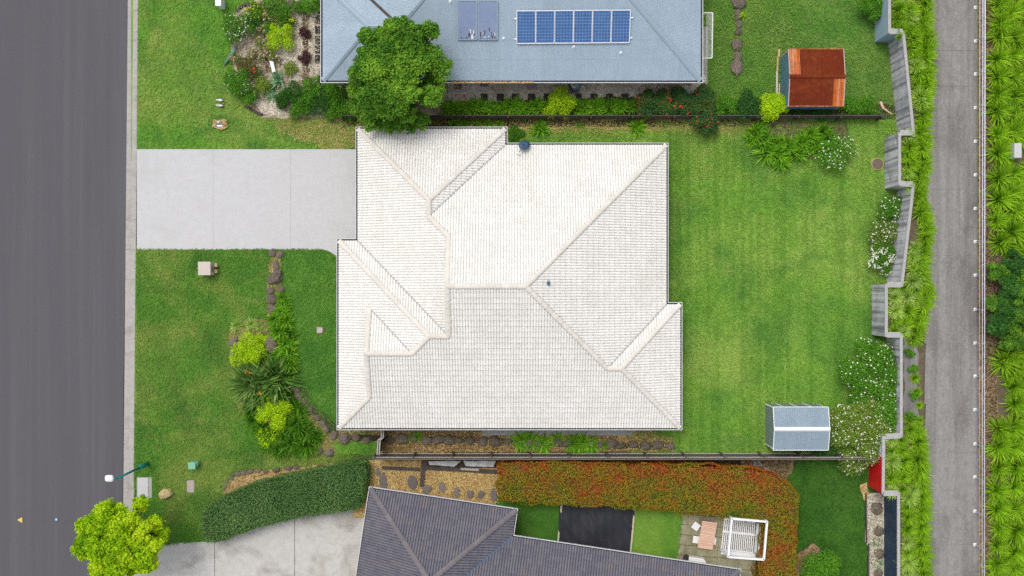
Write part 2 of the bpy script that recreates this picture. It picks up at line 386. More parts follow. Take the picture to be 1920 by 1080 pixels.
L_strap = leafm('strappy_leaf', [(0, (.055, .15, .006)), (.5, (.135, .275, .010)), (1, (.29, .43, .035))], .25)
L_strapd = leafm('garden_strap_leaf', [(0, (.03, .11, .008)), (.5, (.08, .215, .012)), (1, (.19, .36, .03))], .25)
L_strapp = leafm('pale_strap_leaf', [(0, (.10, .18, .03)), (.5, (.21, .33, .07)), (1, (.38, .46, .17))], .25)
L_flax = leafm('flax_leaf', [(0, (.016, .055, .012)), (.5, (.045, .105, .022)), (.85, (.10, .18, .045)), (1, (.30, .30, .15))], .13)
L_agave = leafm('agave_leaf', [(0, (.08, .20, .10)), (.5, (.15, .31, .17)), (1, (.24, .40, .24))], .1)
L_reed = leafm('bluegreen_tuft_leaf', [(0, (.015, .09, .03)), (.5, (.03, .15, .05)), (1, (.07, .22, .08))], .2)
F_white = leafm('white_petal', [(0, (.72, .72, .68)), (1, (.85, .85, .85))], .15, orand=0)
F_pink = leafm('pink_petal', [(0, (.62, .22, .36)), (1, (.80, .55, .62))], .15, orand=0)
F_yellow = leafm('yellow_petal', [(0, (.62, .48, .02)), (1, (.78, .65, .05))], .15, orand=0)
F_red = leafm('red_petal', [(0, (.55, .03, .02)), (1, (.7, .09, .05))], .15, orand=0)
F_orange = leafm('orange_petal', [(0, (.62, .24, .02)), (1, (.75, .38, .06))], .15, orand=0)
C_dry = leafm('dry_chip', [(0, (.14, .08, .03)), (.5, (.36, .24, .10)), (1, (.60, .50, .30))], 0, .9, 0)
C_bark = leafm('bark_chip', [(0, (.045, .03, .02)), (.5, (.15, .10, .065)), (1, (.32, .24, .17))], 0, .9, 0)
C_gold = leafm('gold_pebble', [(0, (.32, .18, .06)), (.5, (.60, .43, .18)), (1, (.80, .70, .46))], 0, .9, 0)
C_peb = leafm('grey_pebble', [(0, (.18, .15, .13)), (.5, (.5, .45, .38)), (1, (.72, .69, .63))], 0, .9, 0)

LAWN = {
 'front':  lawn('lawn_front',  (.046, .122, .016), (.064, .147, .021), (.135, .165, .042), (.027, .085, .014), .75, .15, .75, 0),
 'top':    lawn('lawn_top',    (.060, .155, .019), (.084, .185, .026), (.155, .195, .050), (.034, .106, .019), .75, .1, .75, 10),
 'back':   lawn('lawn_back',   (.084, .180, .026), (.112, .210, .032), (.178, .24, .06), (.048, .130, .024), .6, .75, .7, 20),
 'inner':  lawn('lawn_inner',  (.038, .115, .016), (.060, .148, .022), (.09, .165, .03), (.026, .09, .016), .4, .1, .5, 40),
 'nbr':    lawn('lawn_neighbour', (.052, .132, .020), (.078, .162, .028), (.14, .178, .05), (.034, .10, .018), .6, .1, .6, 60),
 'deep':   lawn('lawn_deep',   (.020, .066, .009), (.036, .096, .012), (.052, .11, .018), (.015, .055, .009), .35, 0, .5, 80),
 'patch':  lawn('lawn_patch',  (.046, .122, .014), (.078, .165, .020), (.135, .19, .04), (.03, .092, .013), .5, .1, .6, 100),
 'tan':    lawn('lawn_worn',   (.17, .16, .050), (.25, .21, .085), (.32, .24, .12), (.085, .115, .03), .7, 0, .55, 120),
}

# ------------------------------------------------------------------ ground sheets
LAYER = [0]
def sheet(name, pts, mat, z=None, kind='structure', base=0.0, label=None):
    LAYER[0] += 1
    zz = base + 0.004*LAYER[0] if z is None else z
    me = bpy.data.meshes.new(name); v = PP(pts, zz)
    ar = sum(v[i-1].x*v[i].y - v[i].x*v[i-1].y for i in range(len(v)))
    if ar < 0: v = v[::-1]
    me.from_pydata([tuple(q) for q in v], [], [tuple(range(len(v)))]); me.update()
    o = link(name, me, None, mat); tag(o, label, None, None, kind); return o

def wobble(pts, step=14, amp=2.5, seed=0):
    r = random.Random(seed); out = []
    for i in range(len(pts)):
        a, b = pts[i], pts[(i+1) % len(pts)]; L = math.hypot(b[0]-a[0], b[1]-a[1]); n = max(1, int(L/step))
        for k in range(n):
            t = k/n; out.append((a[0]+(b[0]-a[0])*t+r.uniform(-amp, amp), a[1]+(b[1]-a[1])*t+r.uniform(-amp, amp)))
    return out

me = bpy.data.meshes.new('ground'); g = 1500
me.from_pydata([(-g, -g, -.7), (g, -g, -.7), (g, g, -.7), (-g, g, -.7)], [], [(0, 1, 2, 3)]); me.update()
tag(link('ground', me, None, M_ground), 'open ground reaching to the horizon', None, None, 'structure')
sheet('road', [(-330, -700), (244, -700), (240, 0), (236, 400), (232, 700), (229, 1080), (225, 1800), (-330, 1800)], M_road, -.12, label='dark asphalt street')
sheet('verge', [(-1400, -900), (-330, -900), (-330, 2000), (-1400, 2000)], LAWN['nbr'], -.05)

LAWNS = []   # (poly, material, density)
def lawn_sheet(pts, key, dens=330, label=None, name='lawn'):
    o = sheet(name, pts, LAWN[key], label=label); LAWNS.append((pts, key, dens)); return o
lawn_sheet([(246, -300), (1500, -300), (1500, 223), (246, 223)], 'top', 330, 'bright green front lawn of the upper house')
lawn_sheet([(1310, -300), (1700, -300), (1722, 224), (1310, 224)], 'nbr', 300, 'lawn round the rusty shed')
lawn_sheet([(246, 223), (700, 223), (700, 300), (246, 300)], 'top', 330, 'lawn strip above the driveway')
lawn_sheet([(246, 460), (700, 460), (700, 860), (243, 860)], 'front', 330, 'front lawn below the driveway')
lawn_sheet([(1230, 223), (1725, 224), (1725, 860), (1180, 860), (1180, 700)], 'back', 300, 'mown back lawn')
lawn_sheet([(246, 860), (700, 855), (700, 990), (243, 1060)], 'front', 330, 'verge lawn round the clipped hedge')
lawn_sheet([(1440, 859), (1700, 859), (1700, 1400), (1440, 1400)], 'deep', 300, 'deep green lawn beside the red leaved hedge')
# under the houses and gardens
sheet('garden_soil', [(660, 223), (1240, 223), (1180, 860), (660, 860)], M_bank)
lawn_sheet(wobble([(505, 223), (1420, 223), (1420, 250), (1200, 246), (960, 250), (680, 280), (600, 276), (560, 262), (520, 250)], 16, 6, 41), 'tan', 330, 'worn dry grass under the boundary fence')
lawn_sheet(wobble([(930, 242), (1260, 244), (1420, 250), (1420, 330), (1235, 330), (1235, 275), (930, 275)], 16, 3, 5), 'back', 300, 'grass behind the house')
lawn_sheet(wobble([(526, 470), (606, 470), (622, 474), (634, 486), (636, 806), (598, 775), (570, 745), (552, 712), (540, 640), (528, 560)], 20, 1.5, 1), 'inner', 360, 'darker green lawn between the garden and the house')
# driveway (three slabs) with a rounded corner
drive = thing('driveway', 'pale concrete driveway in front of the garage', None, P(450, 375)); drive['kind'] = 'structure'
dz = .03
for a, b in ((257, 399.8), (400.2, 544.8), (545.2, 690)):
    lo = 468 if b < 680 else None
    pts = [(a, 280), (b, 280), (b, 468), (a, 468)]
    if b == 690: pts = [(a, 280), (b, 280), (b, 520), (633, 500), (631, 484), (625, 476), (615, 470), (604, 468), (a, 468)]
    MB().prism(PP(pts, dz), -.08, dz+.03).build('slab', M_drive, drive)
MB().prism(PP([(258, 281), (660, 281), (600, 467), (258, 467)], 0), -.09, dz+.022).build('joint', M_pathc, drive)
# garden bed sheets
B_topleft = wobble([(446, 14), (470, 4), (520, -20), (620, -20), (620, 150), (840, 156), (850, 222), (492, 222), (462, 196), (442, 160), (434, 110), (430, 60)], 14, 2.5, 3)
M_beige = gravel('beige_mulch', [(.22, .16, .10), (.46, .37, .26), (.60, .52, .40), (.36, .27, .17), (.66, .60, .50)], 12, .9, stain=(.16, .11, .06), stain_scale=.8, stain_amt=.7)
sheet('garden_bed', B_topleft, M_beige, label='mulched front garden of the upper house')
sheet('pebble_path', wobble([(566, -20), (602, -20), (604, 128), (575, 150), (566, 90)], 12, 2, 4), M_pebble_l, label='pale pebble strip by the upper house')
sheet('pebble_path', wobble([(545, 12), (566, 12), (566, 150), (545, 152), (540, 100), (556, 70), (540, 40)], 10, 2, 6), M_pebble_l)
sheet('pebble_path', wobble([(500, 40), (545, 60), (540, 125), (505, 110)], 10, 3, 16), M_pebble)
sheet('mulch_bed', wobble([(569, 10), (578, 14), (580, 150), (568, 150)], 8, 3, 8), M_mulch)
sheet('mulch_bed', wobble([(492, 60), (508, 60), (514, 128), (500, 135)], 8, 3, 9), M_mulch)
sheet('pebble_path', wobble([(478, 186), (520, 192), (540, 215), (490, 216)], 8, 2, 10), M_pebble_l)
sheet('pebble_bed', [(840, 140), (1322, 140), (1326, 200), (1190, 214), (840, 214)], M_pebble, label='pebbled side yard of the upper house')
sheet('garden_bed', wobble([(1180, 182), (1326, 190), (1700, 198), (1700, 222), (840, 222), (840, 192)], 14, 2, 11), M_dark)
sheet('path', [(1314, 50), (1326.5, 50), (1326, 165), (1314, 165)], M_pathc, .06, label='concrete path along the end wall')
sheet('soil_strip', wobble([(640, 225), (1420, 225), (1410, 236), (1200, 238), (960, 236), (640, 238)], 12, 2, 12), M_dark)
sheet('garden_bed', wobble([(1395, 226), (1590, 226), (1590, 296), (1560, 300), (1480, 300), (1430, 280)], 14, 4, 13), M_mulch)
sheet('garden_bed', wobble([(506, 470), (527, 470), (529, 560), (548, 640), (552, 712), (575, 756), (640, 815), (640, 852), (520, 850), (480, 810), (446, 768), (432, 690), (430, 628), (438, 604), (500, 598), (502, 550)], 12, 2.5, 14), M_dry, label='planted bed across the front lawn')
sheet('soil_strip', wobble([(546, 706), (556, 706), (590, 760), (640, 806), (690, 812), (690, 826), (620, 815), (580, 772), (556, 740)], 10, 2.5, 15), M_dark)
sheet('garden_bed', wobble([(630, 798), (1190, 798), (1262, 822), (1262, 846), (640, 850)], 14, 2.5, 17), M_dry, label='dry mulched strip along the side of the house')
lawn_sheet(wobble([(628, 828), (708, 828), (706, 852), (630, 852)], 8, 3, 18), 'patch', 300)
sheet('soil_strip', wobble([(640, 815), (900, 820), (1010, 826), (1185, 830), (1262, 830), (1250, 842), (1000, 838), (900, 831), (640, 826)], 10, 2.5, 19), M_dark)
pth = MB().prism(PP([(904, 785), (1186, 785), (1186, 816), (904, 816)], .08), 0, .12).build('path', M_pathc); tag(pth, 'narrow concrete path beside the white house', None, None, 'structure')
# lower neighbour
sheet('gravel_yard', wobble([(688, 862), (960, 866), (960, 970), (660, 970)], 12, 1, 20), M_gold, label='golden gravel yard of the lower house')
sheet('soil_strip', [(800, 859), (1500, 859), (1480, 885), (800, 876)], M_dark)  # soil behind the photinia hedge, the hedge's shadow painted into its dark colour
sheet('garden_bed', wobble([(1390, 859), (1490, 859), (1488, 880), (1468, 906), (1440, 916), (1390, 890)], 10, 2, 21), M_litter)
sheet('path', wobble([(1410, 859), (1424, 859), (1430, 872), (1455, 892), (1450, 902), (1425, 890), (1412, 875)], 8, 1, 22), M_pathc)
lawn_sheet([(930, 930), (1054, 935), (1050, 1040), (930, 1030)], 'deep', 320, 'small lawn left of the black sheet')
lawn_sheet([(1186, 940), (1282, 945), (1268, 1060), (1180, 1060)], 'patch', 330, 'small lawn right of the black sheet')
pat = thing('patio', 'mossy paved patio under the outdoor furniture', None, P(1350, 1000)); pat['kind'] = 'structure'
sheet('paving_bed', [(1276, 950), (1440, 958), (1425, 1100), (1262, 1090)], surf('mossy_joint', (.17, .16, .08), (.24, .22, .12), 6, .95, .3)).parent = pat
k = 0
for i in range(8):
    for j in range(8):
        cx, cy = 1283+i*20.5 + j*-2.2, 955+j*19 + i*1.4
        sl_ = MB().prism(PP([(cx-9.8, cy-9.8), (cx+10.4, cy-8.4), (cx+8.4, cy+9.8), (cx-11.8, cy+8.4)], .06), 0, .06+rnd.uniform(0, .008)).mesh('paver')
        link('paver', sl_, pat, M_patio).matrix_parent_inverse = Matrix.Translation(-Vector(pat.location))
od = thing('driveway', 'weathered concrete driveway of the lower house', None, P(480, 1040)); od['kind'] = 'structure'
MB().prism(PP([(250, 1032), (330, 1018), (384, 1016), (402, 1013), (402, 1190), (250, 1190)], .05), -.05, .05).build('slab', M_olddrive, od)
MB().prism(PP([(403, 1013), (460, 996), (552, 970), (552, 1190), (403, 1190)], .05), -.05, .05).build('slab', M_olddrive, od)
MB().prism(PP([(553, 970), (690, 945), (700, 1190), (553, 1190)], .05), -.05, .05).build('slab', M_olddrive, od)
MB().prism(PP([(260, 1034), (402, 1016), (552, 974), (685, 950), (690, 1180), (260, 1180)], .03), -.06, .035).build('joint', M_sleeper, od)
sheet('pebble_bed', wobble([(1624, 924), (1670, 924), (1670, 1300), (1626, 1300), (1627, 1024), (1622, 1016)], 16, .8, 23), M_pebble_l, label='pale pebble strip under the navy wall')
sheet('pebble_path', wobble([(1612, 908), (1626, 904), (1630, 926), (1620, 940)], 6, 1.5, 24), M_gold)
sheet('garden_bed', wobble([(1492, 1040), (1525, 1018), (1540, 1030), (1530, 1060), (1490, 1085)], 8, 2, 25), M_litter)
sheet('soil_patch', wobble([(398, 224), (424, 224), (426, 238), (412, 245), (398, 238)], 6, 1.5, 26), M_dry)
sheet('garden_bed', wobble([(418, 925), (428, 903), (455, 886), (520, 880), (620, 870), (690, 866), (690, 885), (560, 898), (480, 912), (430, 930)], 10, 1.5, 27), M_dry)

# bank behind the retaining walls, lane
ZB = 1.72
WALLTOP = 2.08
W_BLUE = [(1668, -300), (1668, 60), (1694, 60)]
W_GREY = [(1694, 60), (1713, 250), (1687, 250), (1687, 345), (1713, 347), (1691, 535), (1662, 535), (1662, 629), (1690, 629), (1690, 818), (1657, 820), (1657, 858)]
W_RED = [(1657, 858), (1656, 926)]
W_NAVY = [(1656, 926), (1685, 926), (1685, 1500)]
wl = W_BLUE + W_GREY[1:] + W_RED[1:] + W_NAVY[1:]
bank_pts = [P(x+3, y, WALLTOP) for x, y in wl]
far = [Vector((130, bank_pts[-1].y, 0)), Vector((130, bank_pts[0].y, 0))]
bk = MB().prism(bank_pts+far, -.65, ZB).build('bank', M_bank); tag(bk, 'raised planted bank behind the retaining walls', None, None, 'structure')
sheet('litter_strip', wobble([(1830, -200), (1864, -200), (1866, 300), (1872, 480), (1870, 780), (1862, 1000), (1862, 1300), (1830, 1300)], 14, 3, 30), M_litter, ZB+.008, label='brown litter strip along the railing')
lane = thing('lane', 'concrete lane behind the retaining walls', None, P(1790, 540, ZB)); lane['kind'] = 'structure'
LJ = [-230, -60, 95, 162, 355, 480, 586, 645, 758, 848, 957, 1021, 1130, 1320]
for a, b in zip(LJ[:-1], LJ[1:]):
    MB().prism(PP([(1736, a+.45), (1834, a+.45), (1833, b-.45), (1733, b-.45)], ZB+.1), ZB-.05, ZB+.10).build('slab', M_lane, lane)
MB().prism(PP([(1738, -229), (1832, -229), (1831, 1318), (1738, 1318)], ZB), ZB-.04, ZB+.07).build('joint', M_kerb, lane)
sheet('bare_soil', wobble([(1694, 632), (1722, 632), (1722, 790), (1694, 790)], 10, 3, 31), M_lane, ZB+.014)

# kerb: gutter pan and kerb stones
kb = thing('kerb', 'concrete kerb and gutter along the street', None, P(247, 540)); kb['kind'] = 'structure'
y = -260
def kx(y): return 240 + (0 if y < 0 else -y*10/1080)
while y < 1300:
    y2 = y+56
    a, b = kx(y), kx(y2)
    o1, o2 = 9.2, 19.5
    if y > 860: o2 = 21
    MB().prism(PP([(a-1.5, y+.12), (a+o1, y+.12), (b+o1, y2-.12), (b-1.5, y2-.12)], 0), -.3, -.095).build('gutter_pan', M_kerb, kb)
    q = PP([(a+o1, y+.12), (a+o2, y+.12), (b+o2, y2-.12), (b+o1, y2-.12)], 0)
    mb = MB(); v = [(p.x, p.y, -.3) for p in q] + [(q[0].x+.03, q[0].y, .035), (q[1].x, q[1].y, .045), (q[2].x, q[2].y, .045), (q[3].x+.03, q[3].y, .035)]
    mb.add(v, [(0, 1, 5, 4), (1, 2, 6, 5), (2, 3, 7, 6), (3, 0, 4, 7), (4, 5, 6, 7)][::1]); o = mb.build('kerb_stone', M_kerb, kb)
    y = y2

# ------------------------------------------------------------------ retaining walls
def wall_run(root, line, mat, z0=-.1, z1=WALLTOP, th=.13, cope=.165, cope_mat=M_cope, ext0=True):
    pts = [P(x, y, z1) for x, y in line]
    def offs(d):
        out = []
        for i, p in enumerate(pts):
            ds = []
            if i > 0: ds.append((pts[i]-pts[i-1]).normalized())
            if i < len(pts)-1: ds.append((pts[i+1]-pts[i]).normalized())
            ns = [Vector((-q.y, q.x, 0)) for q in ds]
            n = ns[0] if len(ns) == 1 else (ns[0]+ns[1])/max(.35, 1+ns[0].dot(ns[1]))
            out.append(p+n*d)
        return out
    l, r = offs(-th/2), offs(th/2); cl, cr = offs(-cope/2), offs(cope/2)
    for i in range(len(pts)-1):
        L = (pts[i+1]-pts[i]).length; n = max(1, round(L/2.2)); px = .003
        for k in range(n):
            t0, t1 = k/n, (k+1)/n
            q = [l[i].lerp(l[i+1], t0+px/n), l[i].lerp(l[i+1], t1-px/n), r[i].lerp(r[i+1], t1-px/n), r[i].lerp(r[i+1], t0+px/n)]
            MB().prism(q, z0, z1-.06).build('wall_panel', mat, root)
        if abs(pts[i+1].x-pts[i].x) > abs(pts[i+1].y-pts[i].y):
            v_ = Vector((0, .12, 0)); a_, b_ = pts[i].lerp(pts[i+1], .05), pts[i].lerp(pts[i+1], .95)
            MB().prism([a_-v_, b_-v_, b_+v_*1.6, a_+v_*1.6], z1-.07, z1+.008).build('coping', cope_mat, root)
        MB().prism([cl[i].lerp(cl[i+1], .002), cl[i].lerp(cl[i+1], .998), cr[i].lerp(cr[i+1], .998), cr[i].lerp(cr[i+1], .002)], z1-.06, z1+(.004 if i % 2 else 0)).build('coping', cope_mat, root)
for nm, lab, line, m in (('blue', 'pale blue painted retaining wall behind the rusty shed', W_BLUE, M_wallb),
                         ('grey', 'stepped grey retaining wall with speckled coping at the end of the back lawn', W_GREY, M_wallg),
                         ('red', 'bright red painted section of retaining wall', W_RED, M_wallr),
                         ('navy', 'dark navy retaining wall above the pebble strip', W_NAVY, M_walln)):
    t = thing('retaining_wall', lab, 'wall', P(*line[len(line)//2], 0)); wall_run(t, line, m)

# ------------------------------------------------------------------ roofs
TP = 0.42
def face_frame(p0, e, n, z0, tp=TP):
    c = 1/math.sqrt(1+tp*tp)
    nrm = Vector((-n[0]*tp*c, -n[1]*tp*c, c))
    def to3(u, d, w=0.0):
        return Vector((p0[0]+e[0]*u+n[0]*d, p0[1]+e[1]*u+n[1]*d, z0+d*tp)) + nrm*w
    return to3, c

def intervals(poly, u):
    xs = []
    for i in range(len(poly)):
        (u1, d1), (u2, d2) = poly[i-1], poly[i]
        if (u1 > u) != (u2 > u): xs.append(d1+(d2-d1)*(u-u1)/(u2-u1))
    xs.sort(); return [(xs[i], xs[i+1]) for i in range(0, len(xs)-1, 2)]

TILE_BP = [(0, -.044), (.019, -.004), (.045, .014), (.105, .016), (.131, -.004), (.15, -.044)]
TILE_U = [a for a, _ in TILE_BP[:-1]]+[a+.15 for a, _ in TILE_BP]
def roof_tiles(poly_xy, p0, e, n, z0, prof, tw, nseg, gauge, lift, lip=True, tp=TP):
    """cover a roof plane; returns list of tiles (V list, quads, centre, area, full)"""
    to3, c = face_frame(p0, e, n, z0, tp)
    poly = [((x-p0[0])*e[0]+(y-p0[1])*e[1], (x-p0[0])*n[0]+(y-p0[1])*n[1]) for x, y in poly_xy]
    umin, umax = min(p[0] for p in poly), max(p[0] for p in poly)
    dmin, dmax = min(p[1] for p in poly), max(p[1] for p in poly)
    g = gauge*c if gauge else (dmax-dmin)+1; k0 = math.floor(dmin/g) if gauge else 0
    base = 0 if gauge else dmin-.5
    out = {}
    us = TILE_U if nseg == 10 else [tw*i/nseg for i in range(nseg+1)]; ncol = int((umax-umin)/tw)+1
    for ci in range(ncol):
        for si in range(nseg):
            ua = umin+ci*tw+us[si]; ub = umin+ci*tw+us[si+1]
            if ua >= umax: break
            ub = min(ub, umax)
            ia, ib = intervals(poly, ua+1e-5), intervals(poly, ub-1e-5)
            if not ia and not ib: continue
            if len(ia) != len(ib):
                im = intervals(poly, (ua+ub)/2)
                if not im: continue
                ia = ib = im
            for (a0, a1), (b0, b1) in zip(ia, ib):
                lo, hi = min(a0, b0), max(a1, b1)
                ks = range(math.floor((lo-base)/g), math.floor((hi-base-1e-6)/g)+1) if gauge else [0]
                for k in ks:
                    kb_, kt = base+k*g, base+(k+1)*g
                    la, ha = max(a0, kb_), min(a1, kt); lb, hb = max(b0, kb_), min(b1, kt)
                    if ha <= la and hb <= lb: continue
                    if ha < la: la = ha = min(max((la+ha)/2, kb_), kt)
                    if hb < lb: lb = hb = min(max((lb+hb)/2, kb_), kt)
                    wa, wb = prof(us[si]), prof(us[si+1])
                    f = lambda d: lift*(1-(d-kb_)/g)
                    vs = [to3(ua, la, wa+f(la)), to3(ub, lb, wb+f(lb)), to3(ub, hb, wb+f(hb)), to3(ua, ha, wa+f(ha))]
                    T = out.setdefault((ci, k), [[], [], 0.0, Vector(), 0])
                    b_ = len(T[0]); T[0] += vs; T[1].append((b_, b_+1, b_+2, b_+3))
                    T[2] += (ub-ua)*((ha-la)+(hb-lb))/2; T[3] += (vs[0]+vs[2])/2; T[4] += 1
                    if lip and (la <= kb_+1e-6 or lb <= kb_+1e-6):
                        b_ = len(T[0]); T[0] += [to3(ua, la, wa-.012), to3(ub, lb, wb-.012), vs[1], vs[0]]; T[1].append((b_, b_+1, b_+2, b_+3))
    full = tw*g
    return [(T[0], T[1], T[3]/T[4], T[2]/full) for T in out.values() if T[2] > 1e-5]

def two_roll(u):
    u = min((abs(u-a), h) for a, h in TILE_BP+[(b+.15, h) for b, h in TILE_BP])
    return u[1]
def corrug(u): return .006*math.sin(2*math.pi*u/.0762)

class Roof:
    def __init__(s, root, mat, capmat, under): 
        s.root, s.mat, s.capmat = root, mat, capmat; s.tiles = []
        s.deck = under
    def finish(s, limit, inframe=True, name='roof_tile', rest='tile_field', seed=3):
        r = np.random.RandomState(seed)
        def key(t):
            p = t[2]; f = H/(H-p.z)*S; px, py = 960+p.x*f, 540-p.y*f
            vis = 0 < px < 1920 and 0 < py < 1080
            return (vis and t[3] > .97, p.z)
        tl = sorted(s.tiles, key=key, reverse=True)
        ind, oth = tl[:limit], tl[limit:]
        for V, Q, c, ar in ind:
            me = arr_mesh(name, np.array([tuple(v) for v in V]), np.array(Q), np.full(len(V), r.rand()), s.mat)
            o = link(name, me, s.deck)
        if oth:
            V = []; Q = []; T = []; b = 0
            for v, q, c, ar in oth:
                V += [tuple(x) for x in v]; Q += [tuple(i+b for i in qq) for qq in q]; T += [r.rand()]*len(v); b += len(v)
            o = link(rest, arr_mesh(rest, np.array(V), np.array(Q), np.array(T), s.mat), s.deck); o['kind'] = 'stuff'

def ridge_run(deck, a, b, mat, r=.115, step=.40, lift=.035, name='ridge_tile', trim0=0, trim1=0):
    a, b = Vector(a), Vector(b)
    if b.z < a.z: a, b = b, a
    L = (b-a).length; n = max(1, round(L/step)); d = (b-a)/n; dn = d.normalized()
    sd = dn.cross(Vector((0, 0, 1))).normalized(); up = sd.cross(dn)
    for i in range(n):
        p, q = a+d*i+up*(lift-.03), a+d*(i+1)*1.0+d*.06+up*(lift-.03)
        V = []; K = 6
        for (c, rad, h) in ((p, r*1.08, .018), (q, r*.94, .0)):
            for k in range(K+1):
                t = math.pi*k/K; V.append(tuple(c+sd*math.cos(t)*rad+up*(math.sin(t)*rad*.42+h-.02)))
        Q = [(k, k+1, K+2+k, K+1+k) for k in range(K)]
        V += [tuple(Vector(V[0])-up*.05), tuple(Vector(V[K])-up*.05)]
        Q += [(0, 2*K+2, 2*K+3, K)]
        link(name, arr_mesh(name, np.array(V), np.array(Q), np.full(len(V), rnd.random()), mat, True), deck)

def eave_gutter(root, pts, z, wm=M_gutw, dm=M_gutd, wd=.13, closed=True):
    """pts: outer corner points (plan, counter or clockwise) of the eave line; one trough + one lip per side"""
    n = len(pts); ar = sum(pts[i-1][0]*pts[i][1]-pts[i][0]*pts[i-1][1] for i in range(n))
    sg = 1 if ar > 0 else -1
    def off(d):
        out = []
        for i in range(n):
            a, b, c = Vector(pts[i-1]).to_2d(), Vector(pts[i]).to_2d(), Vector(pts[(i+1) % n]).to_2d()
            e1, e2 = (b-a).normalized(), (c-b).normalized()
            n1, n2 = Vector((e1.y, -e1.x))*sg, Vector((e2.y, -e2.x))*sg
            out.append(b+(n1+n2)/(1+n1.dot(n2))*d)
        return out
    i0, o0, o1 = off(-.02), off(wd-.035), off(wd)
    for i in range(n):
        j = (i+1) % n
        MB().prism([i0[i], i0[j], o0[j], o0[i]], z-.11, z-.06).build('gutter_trough', dm, root)
        MB().prism([o0[i], o0[j], o1[j], o1[i]], z-.13, z+.01).build('gutter_lip', wm, root)

def hip_house(root, faces, eave, he, mat, capmat, wallmat, ridges, under, limit, wall_poly, pf=two_roll, tw=.30, nseg=10, gauge=.33, lift=.030, e_unit=1.0, tilename='roof_tile', rest='tile_field', valleys=(), gables=(), seed=3, lip=True):
    deckmb = MB()
    f = e_unit
    for poly, (q0, ev, nv) in faces:
        to3, c = face_frame(q0, ev, nv, he)
        vs = [to3((x-q0[0])*ev[0]+(y-q0[1])*ev[1], (x-q0[0])*nv[0]+(y-q0[1])*nv[1], -.02) for x, y in poly]
        deckmb.add(vs, [tuple(range(len(vs)))])
    for g_ in gables: deckmb.add(g_, [tuple(range(len(g_)))])
    deck = deckmb.build('roof', under, root)
    rf = Roof(root, mat, capmat, deck)
    for poly, (q0, ev, nv) in faces:
        rf.tiles += roof_tiles(poly, q0, ev, nv, he, pf, tw, nseg, gauge, lift, lip)
    rf.finish(limit, name=tilename, rest=rest, seed=seed)
    return deck

# ---- the white tiled house
HE = 2.6
KE = (H-HE)/H/S                       # metres per eave pixel
def E(x, y): return ((x-960)*KE, (540-y)*KE)
def zE(d): return HE + d*KE*TP
def fr(kind, c):
    # eave line, and horizontal up-slope direction; pixels have y down
    if kind == 'N': return (E(0, c), (1, 0), (0, -1))
    if kind == 'S': return (E(0, c), (1, 0), (0, 1))
    if kind == 'W': return (E(c, 0), (0, 1), (1, 0))
    if kind == 'E': return (E(c, 0), (0, 1), (-1, 0))
def fc(kind, c, pts): return ([E(*p) for p in pts], fr(kind, c))
house = thing('white_house', 'large house with a white tiled hip roof filling the middle of the lot', 'house', P(955, 540))
gw, ge, gn, N_, E1, E2, E2N, S_, W2, W2N = 671, 947, 242, 272, 1249, 1275, 571, 802, 635.5, 451.5
hg = (ge-gw)/2; ga = (gw+hg, gn+hg); gb = (gw+hg, N_+hg)
hb = (S_-W2N)/2; rb = (W2+hb, W2N+hb); vb = (gw+hb, W2N+hb)
xg = gw+hb; gt = (xg, N_+hb)
hm = (S_-N_)/2; ym = N_+hm; ap = (E1-hm, ym); gp = (xg, ym)
he2 = (S_-E2N)/2; re = (E2-he2, E2N+he2); ve = (E1-he2, E2N+he2)
x2, y2 = 696.5, 658.7; d2 = S_-y2; r2 = (W2+d2, y2); t2 = (x2, y2-(d2-(x2-W2))); b2 = (x2, S_-(x2-W2))
faces = [
 fc('N', gn, [(gw, gn), (ge, gn), ga]), fc('E', ge, [(ge, gn), (ge, N_), gb, ga]),
 fc('W', gw, [(gw, gn), ga, gb, gt, vb, (gw, W2N)]), fc('N', N_, [(ge, N_), (E1, N_), ap, gp, gt, gb]),
 fc('E', E1, [(E1, N_), (E1, E2N), ve, ap]), fc('N', E2N, [(E1, E2N), (E2, E2N), re, ve]),
 fc('E', E2, [(E2, E2N), (E2, S_), re]), fc('S', S_, [(W2, S_), (E2, S_), re, ve, ap, gp, vb, rb, r2, (x2, y2), b2]),
 fc('W', W2, [(W2, W2N), rb, r2, t2, b2, (W2, S_)]), fc('N', y2-d2, [(x2, y2), r2, t2]),
 fc('N', W2N, [(W2, W2N), (gw, W2N), vb, rb])]
def V3(p, d, dz=0.0): x, y = E(*p); return Vector((x, y, zE(d)+dz))
gables = [[V3(gt, hb), V3(gp, hm), V3(vb, hb)], [V3(t2, x2-W2), V3((x2, y2), d2), V3(b2, x2-W2)]]
deck = hip_house(house, faces, None, HE, M_tilew, M_capw, M_brick, None, M_battenl, 300, None, gables=gables, seed=5)
for a, da, b, db in (((gw, gn), 0, ga, hg), ((ge, gn), 0, ga, hg), (ga, hg, gb, hg), (gb, hg, gt, hb), (gt, hb, gp, hm), (vb, hb, gp, hm), (gp, hm, ap, hm),
                     ((E1, N_), 0, ap, hm), (ve, he2, ap, hm), (ve, he2, re, he2), ((E2, E2N), 0, re, he2), ((E2, S_), 0, re, he2),
                     ((W2, W2N), 0, rb, hb), (rb, hb, vb, hb), (r2, d2, rb, hb), ((x2, y2), d2, r2, d2), (t2, x2-W2, (x2, y2), d2), (b2, x2-W2, (x2, y2), d2), ((W2, S_), 0, b2, x2-W2)):
    ridge_run(deck, V3(a, da, .03), V3(b, db, .03), M_capw, r=.135)
